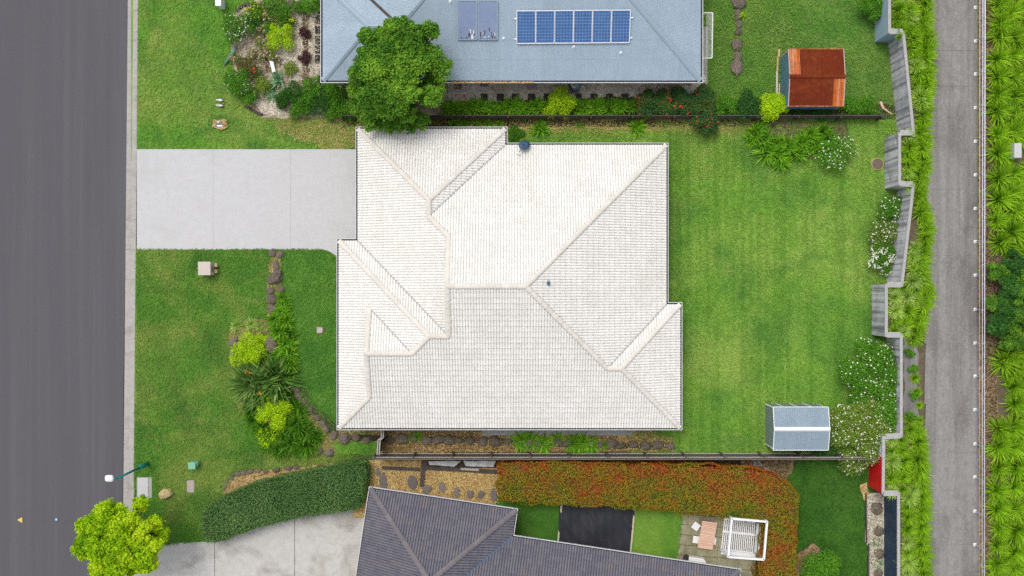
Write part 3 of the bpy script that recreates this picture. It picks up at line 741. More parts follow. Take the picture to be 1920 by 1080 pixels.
for a, da, b, db in (((ge, N_), 0, gb, hg), ((gw, W2N), 0, vb, hb), ((E1, E2N), 0, ve, he2), (t2, x2-W2, r2, d2)):
    MB().beam(V3(a, da, .05), V3(b, db, .05), .055, .02).build('valley_gutter', M_valley, deck)
eave = [E(gw, gn), E(ge, gn), E(ge, N_), E(E1, N_), E(E1, E2N), E(E2, E2N), E(E2, S_), E(W2, S_), E(W2, W2N), E(gw, W2N)]
eave_gutter(house, eave, HE)
ins = 17
wp = [E(gw+ins, gn+ins), E(ge-ins, gn+ins), E(ge-ins, N_+ins), E(E1-ins, N_+ins), E(E1-ins, E2N+ins), E(E2-ins, E2N+ins), E(E2-ins, S_-ins), E(W2+ins, S_-ins), E(W2+ins, W2N+ins), E(gw+ins, W2N+ins)]
MB().prism(wp, 0, HE-.15).build('wall', M_brick, house)
MB().prism(eave, HE-.16, HE-.12).build('soffit', M_white, house)
ww = wp[0]
gd = MB().box((ww[0]-.02, (E(0, 270)[1]+E(0, 440)[1])/2, 1.1), (.06, 4.8, 2.2)).build('garage_door', M_cream, house)
for k in range(1, 5): MB().box((ww[0]-.055, (E(0, 270)[1]+E(0, 440)[1])/2, .44*k), (.012, 4.8, .02)).build('panel_joint', M_gutw, gd)
for x in (-8, -2, 4, 8): MB().box((x, E(0, S_-ins)[1]-.012, 1.5), (1.6, .04, 1.1)).build('window', M_glass, house)
for y_ in (5, 1.5, -2): MB().box((E(E1-ins, 0)[0]+.012, y_, 1.4), (.04, 1.8, 1.3)).build('window', M_glass, house)
# roof vent pipe, satellite dish
def roof_z(kind, c, px, py):   # height of a roof plane at a picture point (iterate)
    z = 3.5
    for _ in range(6):
        p = P(px, py, z)
        q0, ev, nv = fr(kind, c); z = HE + ((p.x-q0[0])*nv[0]+(p.y-q0[1])*nv[1])*TP
    return P(px, py, z)
vp = roof_z('E', E1, 1028, 531)
vt = MB().tube([vp-Vector((0, 0, .1)), vp+Vector((0, 0, .28))], .06, 10).build('vent_pipe', M_steel, house)
MB().box(vp+Vector((-.05, .03, .05)), (.26, .26, .03)).build('flashing', surf('lead_flashing', (.25, .33, .42), (.3, .38, .47), 4, .6, .05), vt)
MB().tube([vp+Vector((0, 0, .27)), vp+Vector((0, 0, .33))], [.09, .05], 10).build('cowl', M_dish, vt)
dp = P(981, 273, 3.0)
dish = thing('satellite_dish', 'dark blue satellite dish at the eave of the white roof', 'satellite dish', (dp.x, dp.y-.3, 2.7))
MB().tube([(dp.x, dp.y-.32, 2.62), (dp.x, dp.y-.3, 2.9), (dp.x+.05, dp.y-.08, 3.02)], .025, 8).build('mast', M_steel, dish)
mb = MB(); n_ = 20; ax = Vector((.32, .42, .85)).normalized(); tx = ax.cross(Vector((-.5, .8, 0))).normalized(); ty = ax.cross(tx); cc = dp+Vector((.06, .02, .04))
for rr, hh in ((0, -.06), (.18, -.045), (.33, 0.0)):
    for k in range(n_):
        a_ = 2*math.pi*k/n_; mb.v.append(tuple(cc+tx*math.cos(a_)*rr*1.12+ty*math.sin(a_)*rr*.86-ax*hh))
for i in range(2):
    for k in range(n_): mb.f.append((i*n_+k, i*n_+(k+1) % n_, (i+1)*n_+(k+1) % n_, (i+1)*n_+k))
dd = mb.build('reflector', M_dish, dish, True); sm = dd.modifiers.new('thick', 'SOLIDIFY'); sm.thickness = .02
lp = P(972, 287, 3.1)
MB().tube([cc-ax*.05, lp], .016, 6).build('feed_arm', M_dish, dish); MB().tube([lp+Vector((-.06, .02, 0)), lp+Vector((.09, -.02, .03))], [.05, .035], 8).build('receiver', M_white, dish)

# ---- the blue-grey metal roofed house
mh = thing('metal_roofed_house', 'house with a blue-grey corrugated metal roof along the upper edge', 'house', P(960, 20))
Sm, Wm, Em, Nw = 151, 605, 1314, -33
hw = (Sm-Nw)/2; mr = (Wm+hw, Sm-hw); Wmm = 661; mx = (Wmm+hw, Sm-hw); Nm = -249; hM = (Sm-Nm)/2; ma = (Wmm+hM, Sm-hM); me_ = (Em-hM, Sm-hM)
mf = [fc('S', Sm, [(Wm, Sm), (Em, Sm), me_, ma, mx, mr]), fc('W', Wm, [(Wm, Nw), mr, (Wm, Sm)]), fc('N', Nw, [(Wm, Nw), (Wmm, Nw), mx, mr]),
      fc('W', Wmm, [(Wmm, Nm), ma, mx, (Wmm, Nw)]), fc('E', Em, [(Em, Nm), (Em, Sm), me_]), fc('N', Nm, [(Wmm, Nm), (Em, Nm), me_, ma])]
mdeck = hip_house(mh, mf, None, HE, M_metal, M_metalcap, M_brick, None, M_battenl, 290, None, pf=corrug, tw=.762, nseg=40, gauge=None, lift=0, tilename='roof_sheet', rest='sheet_field', lip=False)
def cap(deck_, a, b, mat, wd=.32, nm='ridge_capping'):
    a, b = Vector(a), Vector(b); d = (b-a).normalized(); sd = d.cross(Vector((0, 0, 1))).normalized(); up = sd.cross(d)
    mb = MB(); V = []
    for p in (a, b): V += [p+sd*wd/2-up*.045, p+sd*.04+up*.02, p-sd*.04+up*.02, p-sd*wd/2-up*.045, p-sd*wd/2-up*.075, p+sd*wd/2-up*.075]
    mb.add(V, [(0, 1, 7, 6), (1, 2, 8, 7), (2, 3, 9, 8), (3, 4, 10, 9), (5, 0, 6, 11)]); return mb.build(nm, mat, deck_)
for a, da, b, db in (((Wm, Sm), 0, mr, hw), ((Wm, Nw), 0, mr, hw), (mr, hw, mx, hw), (mx, hw, ma, hM), (ma, hM, me_, hM), ((Em, Sm), 0, me_, hM), ((Em, Nm), 0, me_, hM)):
    cap(mdeck, V3(a, da, .05), V3(b, db, .05), M_metalcap)
MB().beam(V3((Wmm, Nw), 0, .02), V3(mx, hw, .02), .16, .02).build('valley_gutter', M_sleeper, mdeck)
me_eave = [E(Wm, Nw), E(Wmm, Nw), E(Wmm, Nm), E(Em, Nm), E(Em, Sm), E(Wm, Sm)]
eave_gutter(mh, me_eave, HE, M_gutw, M_gutd)
wpm = [E(Wm+17, Nw+17), E(Wmm+17, Nw+17), E(Wmm+17, Nm+17), E(Em-14, Nm+17), E(Em-14, Sm-14), E(Wm+17, Sm-14)]
MB().prism(wpm, 0, HE-.15).build('wall', M_brick, mh); MB().prism(me_eave, HE-.17, HE-.13).build('soffit', M_white, mh)
for x in (-4, 1, 7): MB().box((x, E(0, Sm-14)[1]-.012, 1.5), (1.5, .04, 1.1)).build('window', M_glass, mh)
# screw lines across the sheets
def on_south(px, py, dz=0.0):
    z = 3.5
    for _ in range(6):
        p = P(px, py, z); q0, ev, nv = fr('S', Sm); z = HE+((p.x-q0[0])*nv[0]+(p.y-q0[1])*nv[1])*TP
    return P(px, py, z)+Vector((0, 0, dz))
mb = MB()
for yy in (37, 73.5, 111):
    for xx in np.arange(830, 1290, 5.2):
        p = on_south(xx, yy)
        if xx-960 < 356-(153-yy)*-0.0+0 and not (968 < xx < 1186 and 18 < yy < 86) and not (855 < xx < 936 and yy < 78) and xx < 1314-(151-yy)*.86:
            mb.box(p+Vector((0, 0, .012)), (.035, .035, .02))
o = mb.build('roof_screws', M_metalcap, mdeck); o['kind'] = 'stuff'
for (px, py) in ((844, 3), (944, 72), (1076, 88), (1164, 99)):
    p = on_south(px, py); v_ = MB().tube([p, p+Vector((0, 0, .16))], .045, 10).build('vent_pipe', M_white, mh)
    MB().tube([p-Vector((0, 0, .02)), p+Vector((0, 0, .035))], [.10, .07], 10).build('pipe_collar', M_white, v_)
# leaf litter in the south gutter
def leafcards(name, pos, nrm, size, tint, mat, parent=None, aspect=.5, fold=.12, kind=None):
    N = len(pos); pos = np.asarray(pos); nrm = unit(np.asarray(nrm)); size = np.asarray(size).reshape(-1, 1)
    t = unit(np.cross(nrm, rs.normal(size=(N, 3)))); b = np.cross(nrm, t)
    V = np.empty((N, 4, 3)); V[:, 0] = pos-t*size*.5; V[:, 2] = pos+t*size*.5-nrm*size*fold
    V[:, 1] = pos+b*size*aspect*.5+nrm*size*fold*.7; V[:, 3] = pos-b*size*aspect*.5+nrm*size*fold*.7
    Q = np.arange(N*4).reshape(N, 4)
    o = link(name, arr_mesh(name, V.reshape(-1, 3), Q, np.repeat(tint, 4), mat), parent)
    if kind: o['kind'] = kind
    return o
n = 420; px = rs.uniform(848, 1000, n); pts = np.array([tuple(P(a, 154.2+rs.normal()*.8, HE+.0)) for a in px]); pts[:, 2] = HE-.02+rs.rand(n)*.05
o = leafcards('gutter_leaves', pts, np.array([0, 0, 1])+rs.normal(size=(n, 3))*.5, rs.uniform(.06, .13, n), rs.rand(n)*.8+.2, leafm('fallen_leaf', [(0, (.35, .14, .03)), (.5, (.6, .34, .08)), (1, (.68, .5, .2))], 0, .9, 0))
tag(o, 'orange dead leaves lying in the gutter of the metal roof', 'leaves', None, 'stuff')

# solar panels (six) and two collectors
PX = [968.5, 1004.5, 1040, 1075.5, 1111, 1146.5, 1182]
PT = [21.5, 21.3, 21.0, 20.7, 20.4, 20.2, 20]
def slab_on(px0, px1, py0, py1, dz, th):
    a, b, c, d = on_south(px0, py1, dz), on_south(px1, py1, dz), on_south(px1, py0, dz), on_south(px0, py0, dz)
    return a, b, c, d
posn = ['leftmost', 'second from left', 'third from left', 'fourth from left', 'fifth from left', 'rightmost']
for i in range(6):
    y1_ = 82.5-(i/5)*1.5
    sk = -(i/6)*2.2
    a, b = on_south(PX[i]+.4+sk, y1_, .12), on_south(PX[i+1]-.4+sk-.35, y1_-.3, .12)
    d, c = on_south(PX[i]+.4, PT[i], .12), on_south(PX[i+1]-.4, PT[i+1], .12)
    root = thing('solar_module', f'{posn[i]} of the six blue solar panels on the metal roof', 'solar panel', (a+c)/2-Vector((0, 0, .12)), 'solar panels on the metal roof')
    up = (b-a).cross(d-a).normalized(); up = up if up.z > 0 else -up
    for p, q in ((a, b), (d, c)): MB().beam(p+(q-p)*.0, q, .055, .045, up).build('frame_rail', M_alu, root)
    for p, q in ((a, d), (b, c)): MB().beam(p+(q-p).normalized()*.03, q-(q-p).normalized()*.03, .05, .043, up).build('frame_rail', M_alu, root)
    me = bpy.data.meshes.new('cell_glass'); g_ = [a, b, c, d]; mid = (a+b+c+d)/4
    g_ = [mid+(p-mid)*.975+up*.012 for p in g_]
    me.from_pydata([tuple(p) for p in g_], [], [(0, 1, 2, 3)]); uvl = me.uv_layers.new()
    for li, uv in enumerate(((0, 0), (1, 0), (1, 1), (0, 1))): uvl.data[li].uv = uv
    me.update(); gl = link('cell_glass', me, root, M_cells); sm = gl.modifiers.new('thick', 'SOLIDIFY'); sm.thickness = .01
    for q in (0, 1):
        if i == 0: MB().box(on_south(966.5, 36+q*38, .1), (.12, .05, .03)).build('clamp', M_alu, root)
        if i == 5: MB().box(on_south(1184.5-q*1.5, 34+q*38, .1), (.12, .05, .03)).build('clamp', M_alu, root)
for i, (x0, x1) in enumerate(((858.5, 894), (896.5, 932.5))):
    a, b, d, c = on_south(x0, 75, .12), on_south(x1, 75, .12), on_south(x0, 2.5, .12), on_south(x1, 2.5, .12)
    root = thing('solar_collector', f"{'left' if i == 0 else 'right'} one of the two frosted solar water collectors on the metal roof", 'solar collector', (a+c)/2-Vector((0, 0, .12)), 'solar water collectors')
    up = (b-a).cross(d-a).normalized()
    mb = MB(); V = [p-up*.09 for p in (a, b, c, d)]+[p for p in (a, b, c, d)]; mb.add(V, [(0, 1, 5, 4), (1, 2, 6, 5), (2, 3, 7, 6), (3, 0, 4, 7)]); mb.build('casing', M_metalcap, root)
    mid = (a+b+c+d)/4; mb = MB(); V = [mid+(p-mid)*.96+up*.004 for p in (a, b, c, d)]; mb.add(V, [(0, 1, 2, 3)]); mb.build('cover_glass', M_coll, root)
    for p, q in ((a, b), (d, c), (a, d), (b, c)): MB().beam(p, q, .05, .03, up).build('edge_trim', M_metalcap, root)
    for q in range(14):
        u_, v_ = rs.rand()*.85+.08, rs.rand()**2*.25+.02
        p = a+(b-a)*u_+(d-a)*v_+up*.006
        MB().box(p, (.03+rs.rand()*.03, .05+rs.rand()*.25, .004), tilt=Matrix(((b-a).normalized(), (d-a).normalized(), up)).transposed()).build('lichen_stain', M_sleeper if q % 3 else M_white, root)

# ---- the dark tiled house
th8 = R(8.5)
A0 = (694.5, 916)
e1p = (math.cos(th8), math.sin(th8)); e2p = (-math.sin(th8), math.cos(th8))     # picture pixels
def L(x, y): return (A0[0]+e1p[0]*x+e2p[0]*y, A0[1]+e1p[1]*x+e2p[1]*y)
EV1, EV2 = (e1p[0], -e1p[1]), (e2p[0], -e2p[1])
def fr2(kind, c):
    if kind == 'N': return (E(*L(0, c)), EV1, EV2)
    if kind == 'S': return (E(*L(0, c)), EV1, (-EV2[0], -EV2[1]))
    if kind == 'W': return (E(*L(c, 0)), (-EV2[0], -EV2[1]), EV1)
    if kind == 'E': return (E(*L(c, 0)), (-EV2[0], -EV2[1]), (-EV1[0], -EV1[1]))
def fc2(k, c, pts): return ([E(*L(*p)) for p in pts], fr2(k, c))
dh = thing('dark_tiled_house', 'house with a charcoal tiled hip roof along the lower edge', 'house', P(1000, 1180))
Ld, stp, Lm, Dp = 276, 50, 707, 430
hd = Ld/2; da_, db_ = (hd, hd), (hd, stp+hd)
hm2 = (Dp-stp)/2; wa_ = (hm2, stp+hm2); wb_ = (Lm-hm2, stp+hm2)
df = [fc2('N', 0, [(0, 0), (Ld, 0), da_]), fc2('E', Ld, [(Ld, 0), (Ld, stp), db_, da_]), fc2('N', stp, [(Ld, stp), (Lm, stp), wb_, wa_, db_]),
      fc2('W', 0, [(0, 0), da_, db_, wa_, (0, Dp)]), fc2('E', Lm, [(Lm, stp), (Lm, Dp), wb_]), fc2('S', Dp, [(0, Dp), wa_, wb_, (Lm, Dp)])]
ddeck = hip_house(dh, df, None, HE, M_tiled, M_capd, M_brick, None, M_batten, 300, None, pf=lambda u: two_roll(u)*1.7, seed=9)
def V4(p, d, dz=0.0): x, y = E(*L(*p)); return Vector((x, y, zE(d)+dz))
for a, da, b, db in (((0, 0), 0, da_, hd), ((Ld, 0), 0, da_, hd), (da_, hd, db_, hd), (db_, hd, wa_, hm2), (wa_, hm2, wb_, hm2), ((Lm, stp), 0, wb_, hm2), ((0, Dp), 0, wa_, hm2), ((Lm, Dp), 0, wb_, hm2)):
    ridge_run(ddeck, V4(a, da, .03), V4(b, db, .03), M_capd, r=.15, step=.42)
MB().beam(V4((Ld, stp), 0, .035), V4(db_, hd, .035), .10, .02).build('valley_gutter', surf('blue_valley', (.05, .10, .19), (.07, .13, .23), 4, .5, .02), ddeck)
de = [E(*L(0, 0)), E(*L(Ld, 0)), E(*L(Ld, stp)), E(*L(Lm, stp)), E(*L(Lm, Dp)), E(*L(0, Dp))]
eave_gutter(dh, de, HE, M_gutw, M_gutd, .10)
wpd = [E(*L(*p)) for p in ((17, 17), (Ld-17, 17), (Ld-17, stp+17), (Lm-17, stp+17), (Lm-17, Dp-17), (17, Dp-17))]
MB().prism(wpd, 0, HE-.15).build('wall', M_brick, dh); MB().prism(de, HE-.17, HE-.13).build('soffit', M_white, dh)

# ------------------------------------------------------------------ sheds
def rib(u, step=.1, h=.018):
    x = (u % step)/step; return h if x < .3 else (-.0 if x > .45 else h*(1-(x-.3)/.15))
def gable_shed(name, label, x0, x1, y0, y1, ez, rz, nsheet, mats, wallmat, trim, ridge_mat, cat='shed', ov=.06, base_trim=None, rot=0.0):
    """roof corners in picture pixels at eave height ez; ridge runs along x"""
    a = P(x0, y1, ez); b = P(x1, y0, ez); X0, X1, Y0, Y1 = a.x, b.x, a.y, b.y
    root = thing(name, label, cat, ((X0+X1)/2, (Y0+Y1)/2, 0))
    ym_ = (Y0+Y1)/2; run = (Y1-Y0)/2; tp = (rz-ez)/run
    body = MB(); i_ = ov
    for (ax_, bx_) in (('w', 0),):
        pass
    # ribbed walls
    def wall(p, q, zt0, gable=False):
        p, q = Vector((*p, 0)), Vector((*q, 0)); d = (q-p); Lw = d.length; d.normalize(); nrm = Vector((d.y, -d.x, 0)); mb = MB()
        nn = int(Lw/.05); us = [Lw*i/nn for i in range(nn+1)]
        def top(u):
            if not gable: return zt0
            return zt0 + (1-abs(u/Lw*2-1))*(rz-ez) - .03
        for i in range(nn):
            u0, u1 = us[i], us[i+1]; o0, o1 = (.012 if i % 4 in (0,) else 0.0), (.012 if i % 4 in (0, 3) else 0.0)
            o0 = .014 if i % 4 == 1 else 0; o1 = .014 if i % 4 == 0 else 0
            A_, B_ = p+d*u0+nrm*o0, p+d*u1+nrm*o1
            mb.add([(A_.x, A_.y, .02), (B_.x, B_.y, .02), (B_.x, B_.y, top(u1)), (A_.x, A_.y, top(u0))], [(0, 1, 2, 3)])
        return mb.build('wall', wallmat, root)
    wx0, wx1, wy0, wy1 = X0+i_, X1-i_, Y0+i_, Y1-i_
    wall((wx0, wy1), (wx0, wy0), ez-.02, True); wall((wx0, wy0), (wx1, wy0), ez-.02); wall((wx1, wy0), (wx1, wy1), ez-.02, True); wall((wx1, wy1), (wx0, wy1), ez-.02)
    for cx_, cy_ in ((wx0, wy0), (wx1, wy0), (wx0, wy1), (wx1, wy1)): MB().box((cx_, cy_, ez/2), (.06, .06, ez-.06)).build('corner_post', trim, root)
    deck_ = MB().add([(X0+.02, Y0+.02, ez-.03), (X1-.02, Y0+.02, ez-.03), (X1-.02, ym_, rz-.03), (X0+.02, ym_, rz-.03), (X1-.02, Y1-.02, ez-.03), (X0+.02, Y1-.02, ez-.03)], [(0, 1, 2, 3), (3, 2, 4, 5)]).build('roof', M_batten, root)
    wsh = (X1-X0)/nsheet
    for side in (0, 1):
        for k in range(nsheet):
            xa = X0+k*wsh; mb = MB(); us = []
            ns = max(4, int(round(wsh/.025)))
            prev = None
            for i in range(ns+1):
                u = wsh*i/ns; h = rib(u+.0, wsh/max(1, round(wsh/.10)), .02)+(.004 if k % 2 else 0)
                eav, rdg = (Y0 if side == 0 else Y1), ym_
                mb.v += [(xa+u, eav, ez+h), (xa+u, rdg, rz+h)]
                if i: mb.f.append((2*i-2, 2*i, 2*i+1, 2*i-1) if side == 0 else (2*i-2, 2*i-1, 2*i+1, 2*i))
            mb.build('roof_sheet', mats(side, k), deck_)
    cap(deck_, (X0-.02, ym_, rz+.06), (X1+.02, ym_, rz+.06), ridge_mat, .24)
    for xx in (X0, X1):
        for yy in (Y0, Y1): MB().beam((xx, yy, ez+.005), (xx, ym_, rz+.005), .035, .06).build('barge_trim', trim, deck_)
    for yy in (Y0, Y1): MB().beam((X0, yy, ez), (X1, yy, ez), .035, .05).build('eave_trim', trim if base_trim is None else base_trim, deck_)
    return root
rustmix = lambda side, k: (M_rusto if (side == 1 and k == 0) or (side == 0 and k == 4) else M_rust)
rshed = gable_shed('rusty_shed', 'garden shed with a rust red roof and blue walls', 1478, 1581.5, 92, 199, 1.85, 2.12, 5, rustmix, M_teal, surf('faded_trim', (.50, .36, .33), (.6, .48, .46), 6, .8, .1), M_rust, base_trim=M_rusto)
gshed = gable_shed('grey_shed', 'blue-grey metal garden shed with a white ridge', 1449.5, 1553, 763, 844, 1.9, 2.14, 5, lambda s, k: M_shedr, M_shedw, M_white, M_white)
gp_ = P(1500, 757.5, 0)
for k in range(3):
    p = P(1471+k*26.5, 763, 1.9); MB().box((p.x, p.y-.02, .95), (.06, .05, 1.85)).build('wall_batten', M_white, gshed)
# timber leaning beside the rusty shed
for i, (x0, y0, x1, y1, wd) in enumerate(((1460.5, 92, 1460, 107, .10), (1458, 108, 1457, 135, .09), (1456.5, 134, 1456, 178, .10), (1461, 158, 1460, 186, .06))):
    a, b = P(x0, y0, .1), P(x1, y1, .12)
    o = MB().beam(a+Vector((0, 0, .0)), b, wd, .12).build('timber_plank', M_sand if i < 2 else M_cream, None); 
    tag(o, f"{['short yellowish plank', 'notched yellow plank', 'long pale plank', 'thin grey plank'][i]} lying against the left wall of the rusty shed", 'plank')
lg = MB().tube([P(1651, 191, .2), P(1656, 203, .25), P(1672, 214, .12)], [.09, .07, .04], 7).build('broken_log', M_timber); tag(lg, 'broken pale log lying in the corner behind the rusty shed', 'log')

# ------------------------------------------------------------------ fences
def fence(label, x0, x1, ytop, zt, mat, nposts, facing, group=None, railm=None):
    a, b = P(x0, ytop, zt), P(x1, ytop, zt); root = thing('paling_fence', label, 'fence', ((a.x+b.x)/2, (a.y+b.y)/2, 0))
    mb = MB(); x = a.x; i = 0
    while x < b.x:
        mb.box((x+.05, a.y+facing*(.012 if i % 2 else 0), zt/2+rnd.uniform(-.02, .02)), (.095, .018, zt)); x += .102; i += 1
    o = mb.build('palings', mat, root); o['kind'] = 'stuff'
    for k in range(nposts):
        t = k/(nposts-1); MB().box((a.x+(b.x-a.x)*t, a.y-facing*.09, zt/2), (.1, .1, zt+.03)).build('post', mat, root)
    for zz in (.3, zt-.25): MB().beam((a.x, a.y-facing*.05, zz), (b.x, a.y-facing*.05, zz), .045, .09).build('rail', railm or mat, root)
    MB().beam((a.x, a.y-.01, zt+.03), (b.x, a.y-.01, zt+.03), .07, .03).build('capping_rail', mat, root)
    return root
fence('dark timber fence between the white house and the metal roofed house', 640, 1655, 216.5, .95, M_sleeper, 14, 1, railm=M_fence)
fence('weathered timber fence between the white house and the lower house', 700, 1655, 860.5, 1.75, M_fence, 14, -1, railm=M_fencel)
# side gate beside the house
gt_ = thing('side_gate', 'narrow grey timber gate across the strip beside the white house', 'gate', P(714, 828))
z_ = 1.6
for i, (p, q) in enumerate((((717, 800), (717, 820)), ((717, 820), (711, 825)), ((711, 825), (709, 853)))):
    a, b = P(*p, z_), P(*q, z_)
    MB().beam(Vector((a.x, a.y, z_/2)), Vector((b.x, b.y, z_/2)), .05, z_-.08).build('gate_panel', M_fence, gt_)
    MB().beam(a+Vector((.06, 0, .02)), b+Vector((.06, 0, .02)), .06, .05).build('top_rail', M_fencel, gt_)
    MB().beam(a+Vector((-.06, 0, .02)), b+Vector((-.06, 0, .02)), .06, .05).build('top_rail', M_fencel, gt_)

# lane railing
rl = thing('lane_railing', 'galvanised railing along the far side of the lane', 'railing', P(1828, 540, ZB+.1))
z0 = ZB+.1
PY = [-112, -49, 14, 77, 139, 202, 265, 328, 391, 453, 516, 580, 643, 705, 768, 832, 894, 958, 1021, 1084, 1147]
for i, y in enumerate(PY):
    p = P(1829-(y/1080)*1.5, y, z0); MB().tube([p, p+Vector((0, 0, 1.08))], .03, 8).build('post', M_steel, rl)
    MB().box(p+Vector((0, 0, .015)), (.17, .17, .03)).build('base_plate', M_white, rl)
for h_, dx in ((1.08, .0), (.90, -.03), (.5, 0)):
    a, b = P(1829.2, PY[0], z0), P(1827.4, PY[-1], z0)
    MB().tube([a+Vector((dx, 0, h_)), b+Vector((dx, 0, h_))], (.026 if h_ > 1 else .02) if h_ > .6 else .012, 8).build('rail', M_steel, rl)

# ------------------------------------------------------------------ rocks and stones
ROCKM = []
def rock_mesh(seed, mat):
    import bmesh
    bm = bmesh.new(); bmesh.ops.create_icosphere(bm, subdivisions=2, radius=1); r = np.random.RandomState(seed)
    P_ = np.array([v.co[:] for v in bm.verts]); n = vnoise(P_, .45, seed); n2 = vnoise(P_, 1.1, seed+50)
    for v, a, b in zip(bm.verts, n, n2): v.co *= .62+.5*a+.32*b; v.co.z *= .8
    me = bpy.data.meshes.new('rock'); bm.to_mesh(me); bm.free(); me.materials.append(mat); return me
ROCKS = [rock_mesh(100+i, M_rock) for i in range(7)]
SLABS = [rock_mesh(200+i, M_stone) for i in range(4)]
def rock(px, py, r, label, group=None, asp=1.0, rz=None, hz=.7, meshes=ROCKS, name='rock', cat='rock', zb=.08):
    if meshes is SLABS: zb = .205
    o = link(name, rnd.choice(meshes)); p = P(px, py, zb); rr = r/S
    o.location = (p.x, p.y, zb+rr*hz*.35); o.scale = (rr, rr*asp, rr*hz); o.rotation_euler = (0, 0, rnd.uniform(0, 6.28) if rz is None else rz)
    return tag(o, label, cat, group)
for i, (x, y, r, a) in enumerate([(511, 474, 7, 1), (526, 477, 8, 1), (518, 498, 6, 1.8), (516, 521, 13, 1.0), (508, 545, 8, .8), (527, 541, 7, 1), (510, 560, 10, .9), (512, 578, 9, .9)]):
    rock(x, y, r, f'{nth(i)} basalt rock down from the driveway in the front garden border', 'rocks bordering the front garden', a, 0)
for i, (x, y, r, a) in enumerate([(438, 641, 8, 1), (439, 661, 7, 1.5), (436, 679, 6, 1)]):
    rock(x, y, r, f"{['upper', 'middle', 'lower'][i]} rock on the left edge of the front garden bed", 'rocks on the left edge of the front bed', a, 0)
rock(507, 647, 13, 'big brown rock beside the lime shrub in the front bed', None, 1.3, 0)
ed = [(553, 729), (560, 743), (570, 755), (581, 768), (594, 783), (606, 795), (613, 806), (626, 815), (599, 845), (618, 848)]
for i, (x, y) in enumerate(ed): rock(x, y, rnd.uniform(5, 8.5), f'{nth(i)} rock along the dark edge curving from the flax to the house corner', 'rocks edging the lower front bed', rnd.uniform(.8, 1.3))
xx = 645; i = 0
while xx < 1262:
    yy = 821 + (xx-645)/600*14
    if abs(xx-714) > 10:
        rock(xx, yy+rnd.uniform(-2.5, 2.5), rnd.uniform(8, 12), f'{nth(i)} dark rock from the left in the low rock row beside the white house', 'low rock row beside the white house', rnd.uniform(.6, .9), rnd.uniform(-.3, .3), .8); i += 1
    xx += rnd.uniform(17, 24)
for i, (x, y, r, a) in enumerate([(1384, 5, 13, .9), (1383, 24, 7, 1), (1383, 34, 6, 1), (1385, 46, 6, 1.2), (1384, 60, 7, 1.1), (1381, 84, 10, 1.2), (1382, 107, 9, 1), (1380, 126, 12, 1.1)]):
    rock(x, y, r, f'{nth(i)} rock from the top in the line across the lawn near the rusty shed', 'rock line on the upper lawn', a, 0)
for i, (x, y, r) in enumerate([(423, 913, 5), (427, 904, 5), (435, 896, 6), (446, 889, 7), (457, 887, 6), (471, 884, 7), (484, 883, 6), (498, 884, 6), (520, 881, 8), (541, 878, 7), (556, 876, 6)]):
    rock(x, y, r, f'{nth(i)} small rock from the left in the edging above the clipped green hedge', 'rocks edging the clipped hedge', .7, rnd.uniform(-.4, .4))
for i, (x, y, r) in enumerate([(1643, 953, 11), (1645, 996, 10), (1647, 1036, 10), (1644, 1074, 9)]):
    rock(x, y, r, f"{['topmost flat patterned', 'second', 'third', 'lowest'][i]} round brown rock on the pebble strip under the navy wall", 'rocks on the pebble strip', 1.0)
rock(312, 926, 12, 'yellow sandstone boulder on the verge beside the street tree', None, .8, .4, .9, [rock_mesh(333, M_sand)], 'boulder')
for i, (x, y, rx, ry, rz) in enumerate([(800, 917, 8, 8, 0), (829, 914, 6, 9, .1), (856, 922, 5, 10, 0), (881, 926, 6, 8, .3), (902, 927, 6, 8, -.2), (926, 929, 6, 11, 0)]):
    rock(x, y, rx, f'{nth(i)} slate stepping stone from the left on the golden gravel', 'stepping stones on the golden gravel', ry/rx, rz, .22, SLABS, 'stepping_stone', 'stepping stone')
for i, (x, y, rx, ry) in enumerate([(719, 903, 7, 14), (775, 906, 9, 13), (708, 884, 4, 7)]):
    rock(x, y, rx, f"{['long mossy', 'dark oval', 'small dark'][i]} stepping stone in the gravel left of the sleeper", 'stones left of the sleeper', ry/rx, 0, .2, SLABS, 'stepping_stone', 'stepping stone')

def slabbox(name, label, cat, px, py, wpx, hpx, z1, mat, rz=0.0, group=None, zb=0.0, bev=.012):
    p = P(px, py, z1); o = MB().box((0, 0, (z1+zb)/2), (wpx/S, hpx/S, z1-zb)).build(name, mat, None, False, bev)
    o.location = (p.x, p.y, 0); o.rotation_euler = (0, 0, rz); return tag(o, label, cat, group)
for i, x in enumerate([908, 938, 966.5, 996.5, 1026, 1055, 1084.5, 1114, 1143, 1172]):
    slabbox('paver', f'{nth(i)} charcoal square paver from the left in the row on the pebbles', 'paver', x, 182, 12.6, 12.8, .2, M_paver, 0, 'square pavers beside the metal roofed house', .05)
for i, y in enumerate([2, 17, 36, 55, 74, 92, 110]):
    slabbox('paver', f'{nth(i)} dark paver from the top beside the left wall of the metal roofed house', 'paver', 597, y, 13, 14, .17, M_paver, 0, 'dark pavers by the left wall')
slabbox('step_slab', 'mauve doorstep slab at the pebbled wall', 'step', 998, 158, 17, 19, .2, surf('mauve_paver', (.24, .19, .20), (.3, .24, .25), 6, .9, .2))
slabbox('step_slab', 'brownish slab beside the tree at the pebbled wall', 'slab', 859, 158, 13, 16, .17, surf('brown_paver', (.16, .12, .11), (.22, .17, .16), 6, .9, .2))
slabbox('step_slab', 'mossy grey slab under the eave of the metal roofed house', 'slab', 908, 156, 15, 12, .17, M_stone)
slabbox('drain_cover', 'small dark drain grate at the corner of the pebbled yard', 'drain', 1291, 155, 12, 5, .18, M_paver)
ap_ = thing('garden_appliance', 'round grey metal appliance standing on a slab by the pebbled wall', 'appliance', P(1078, 162))
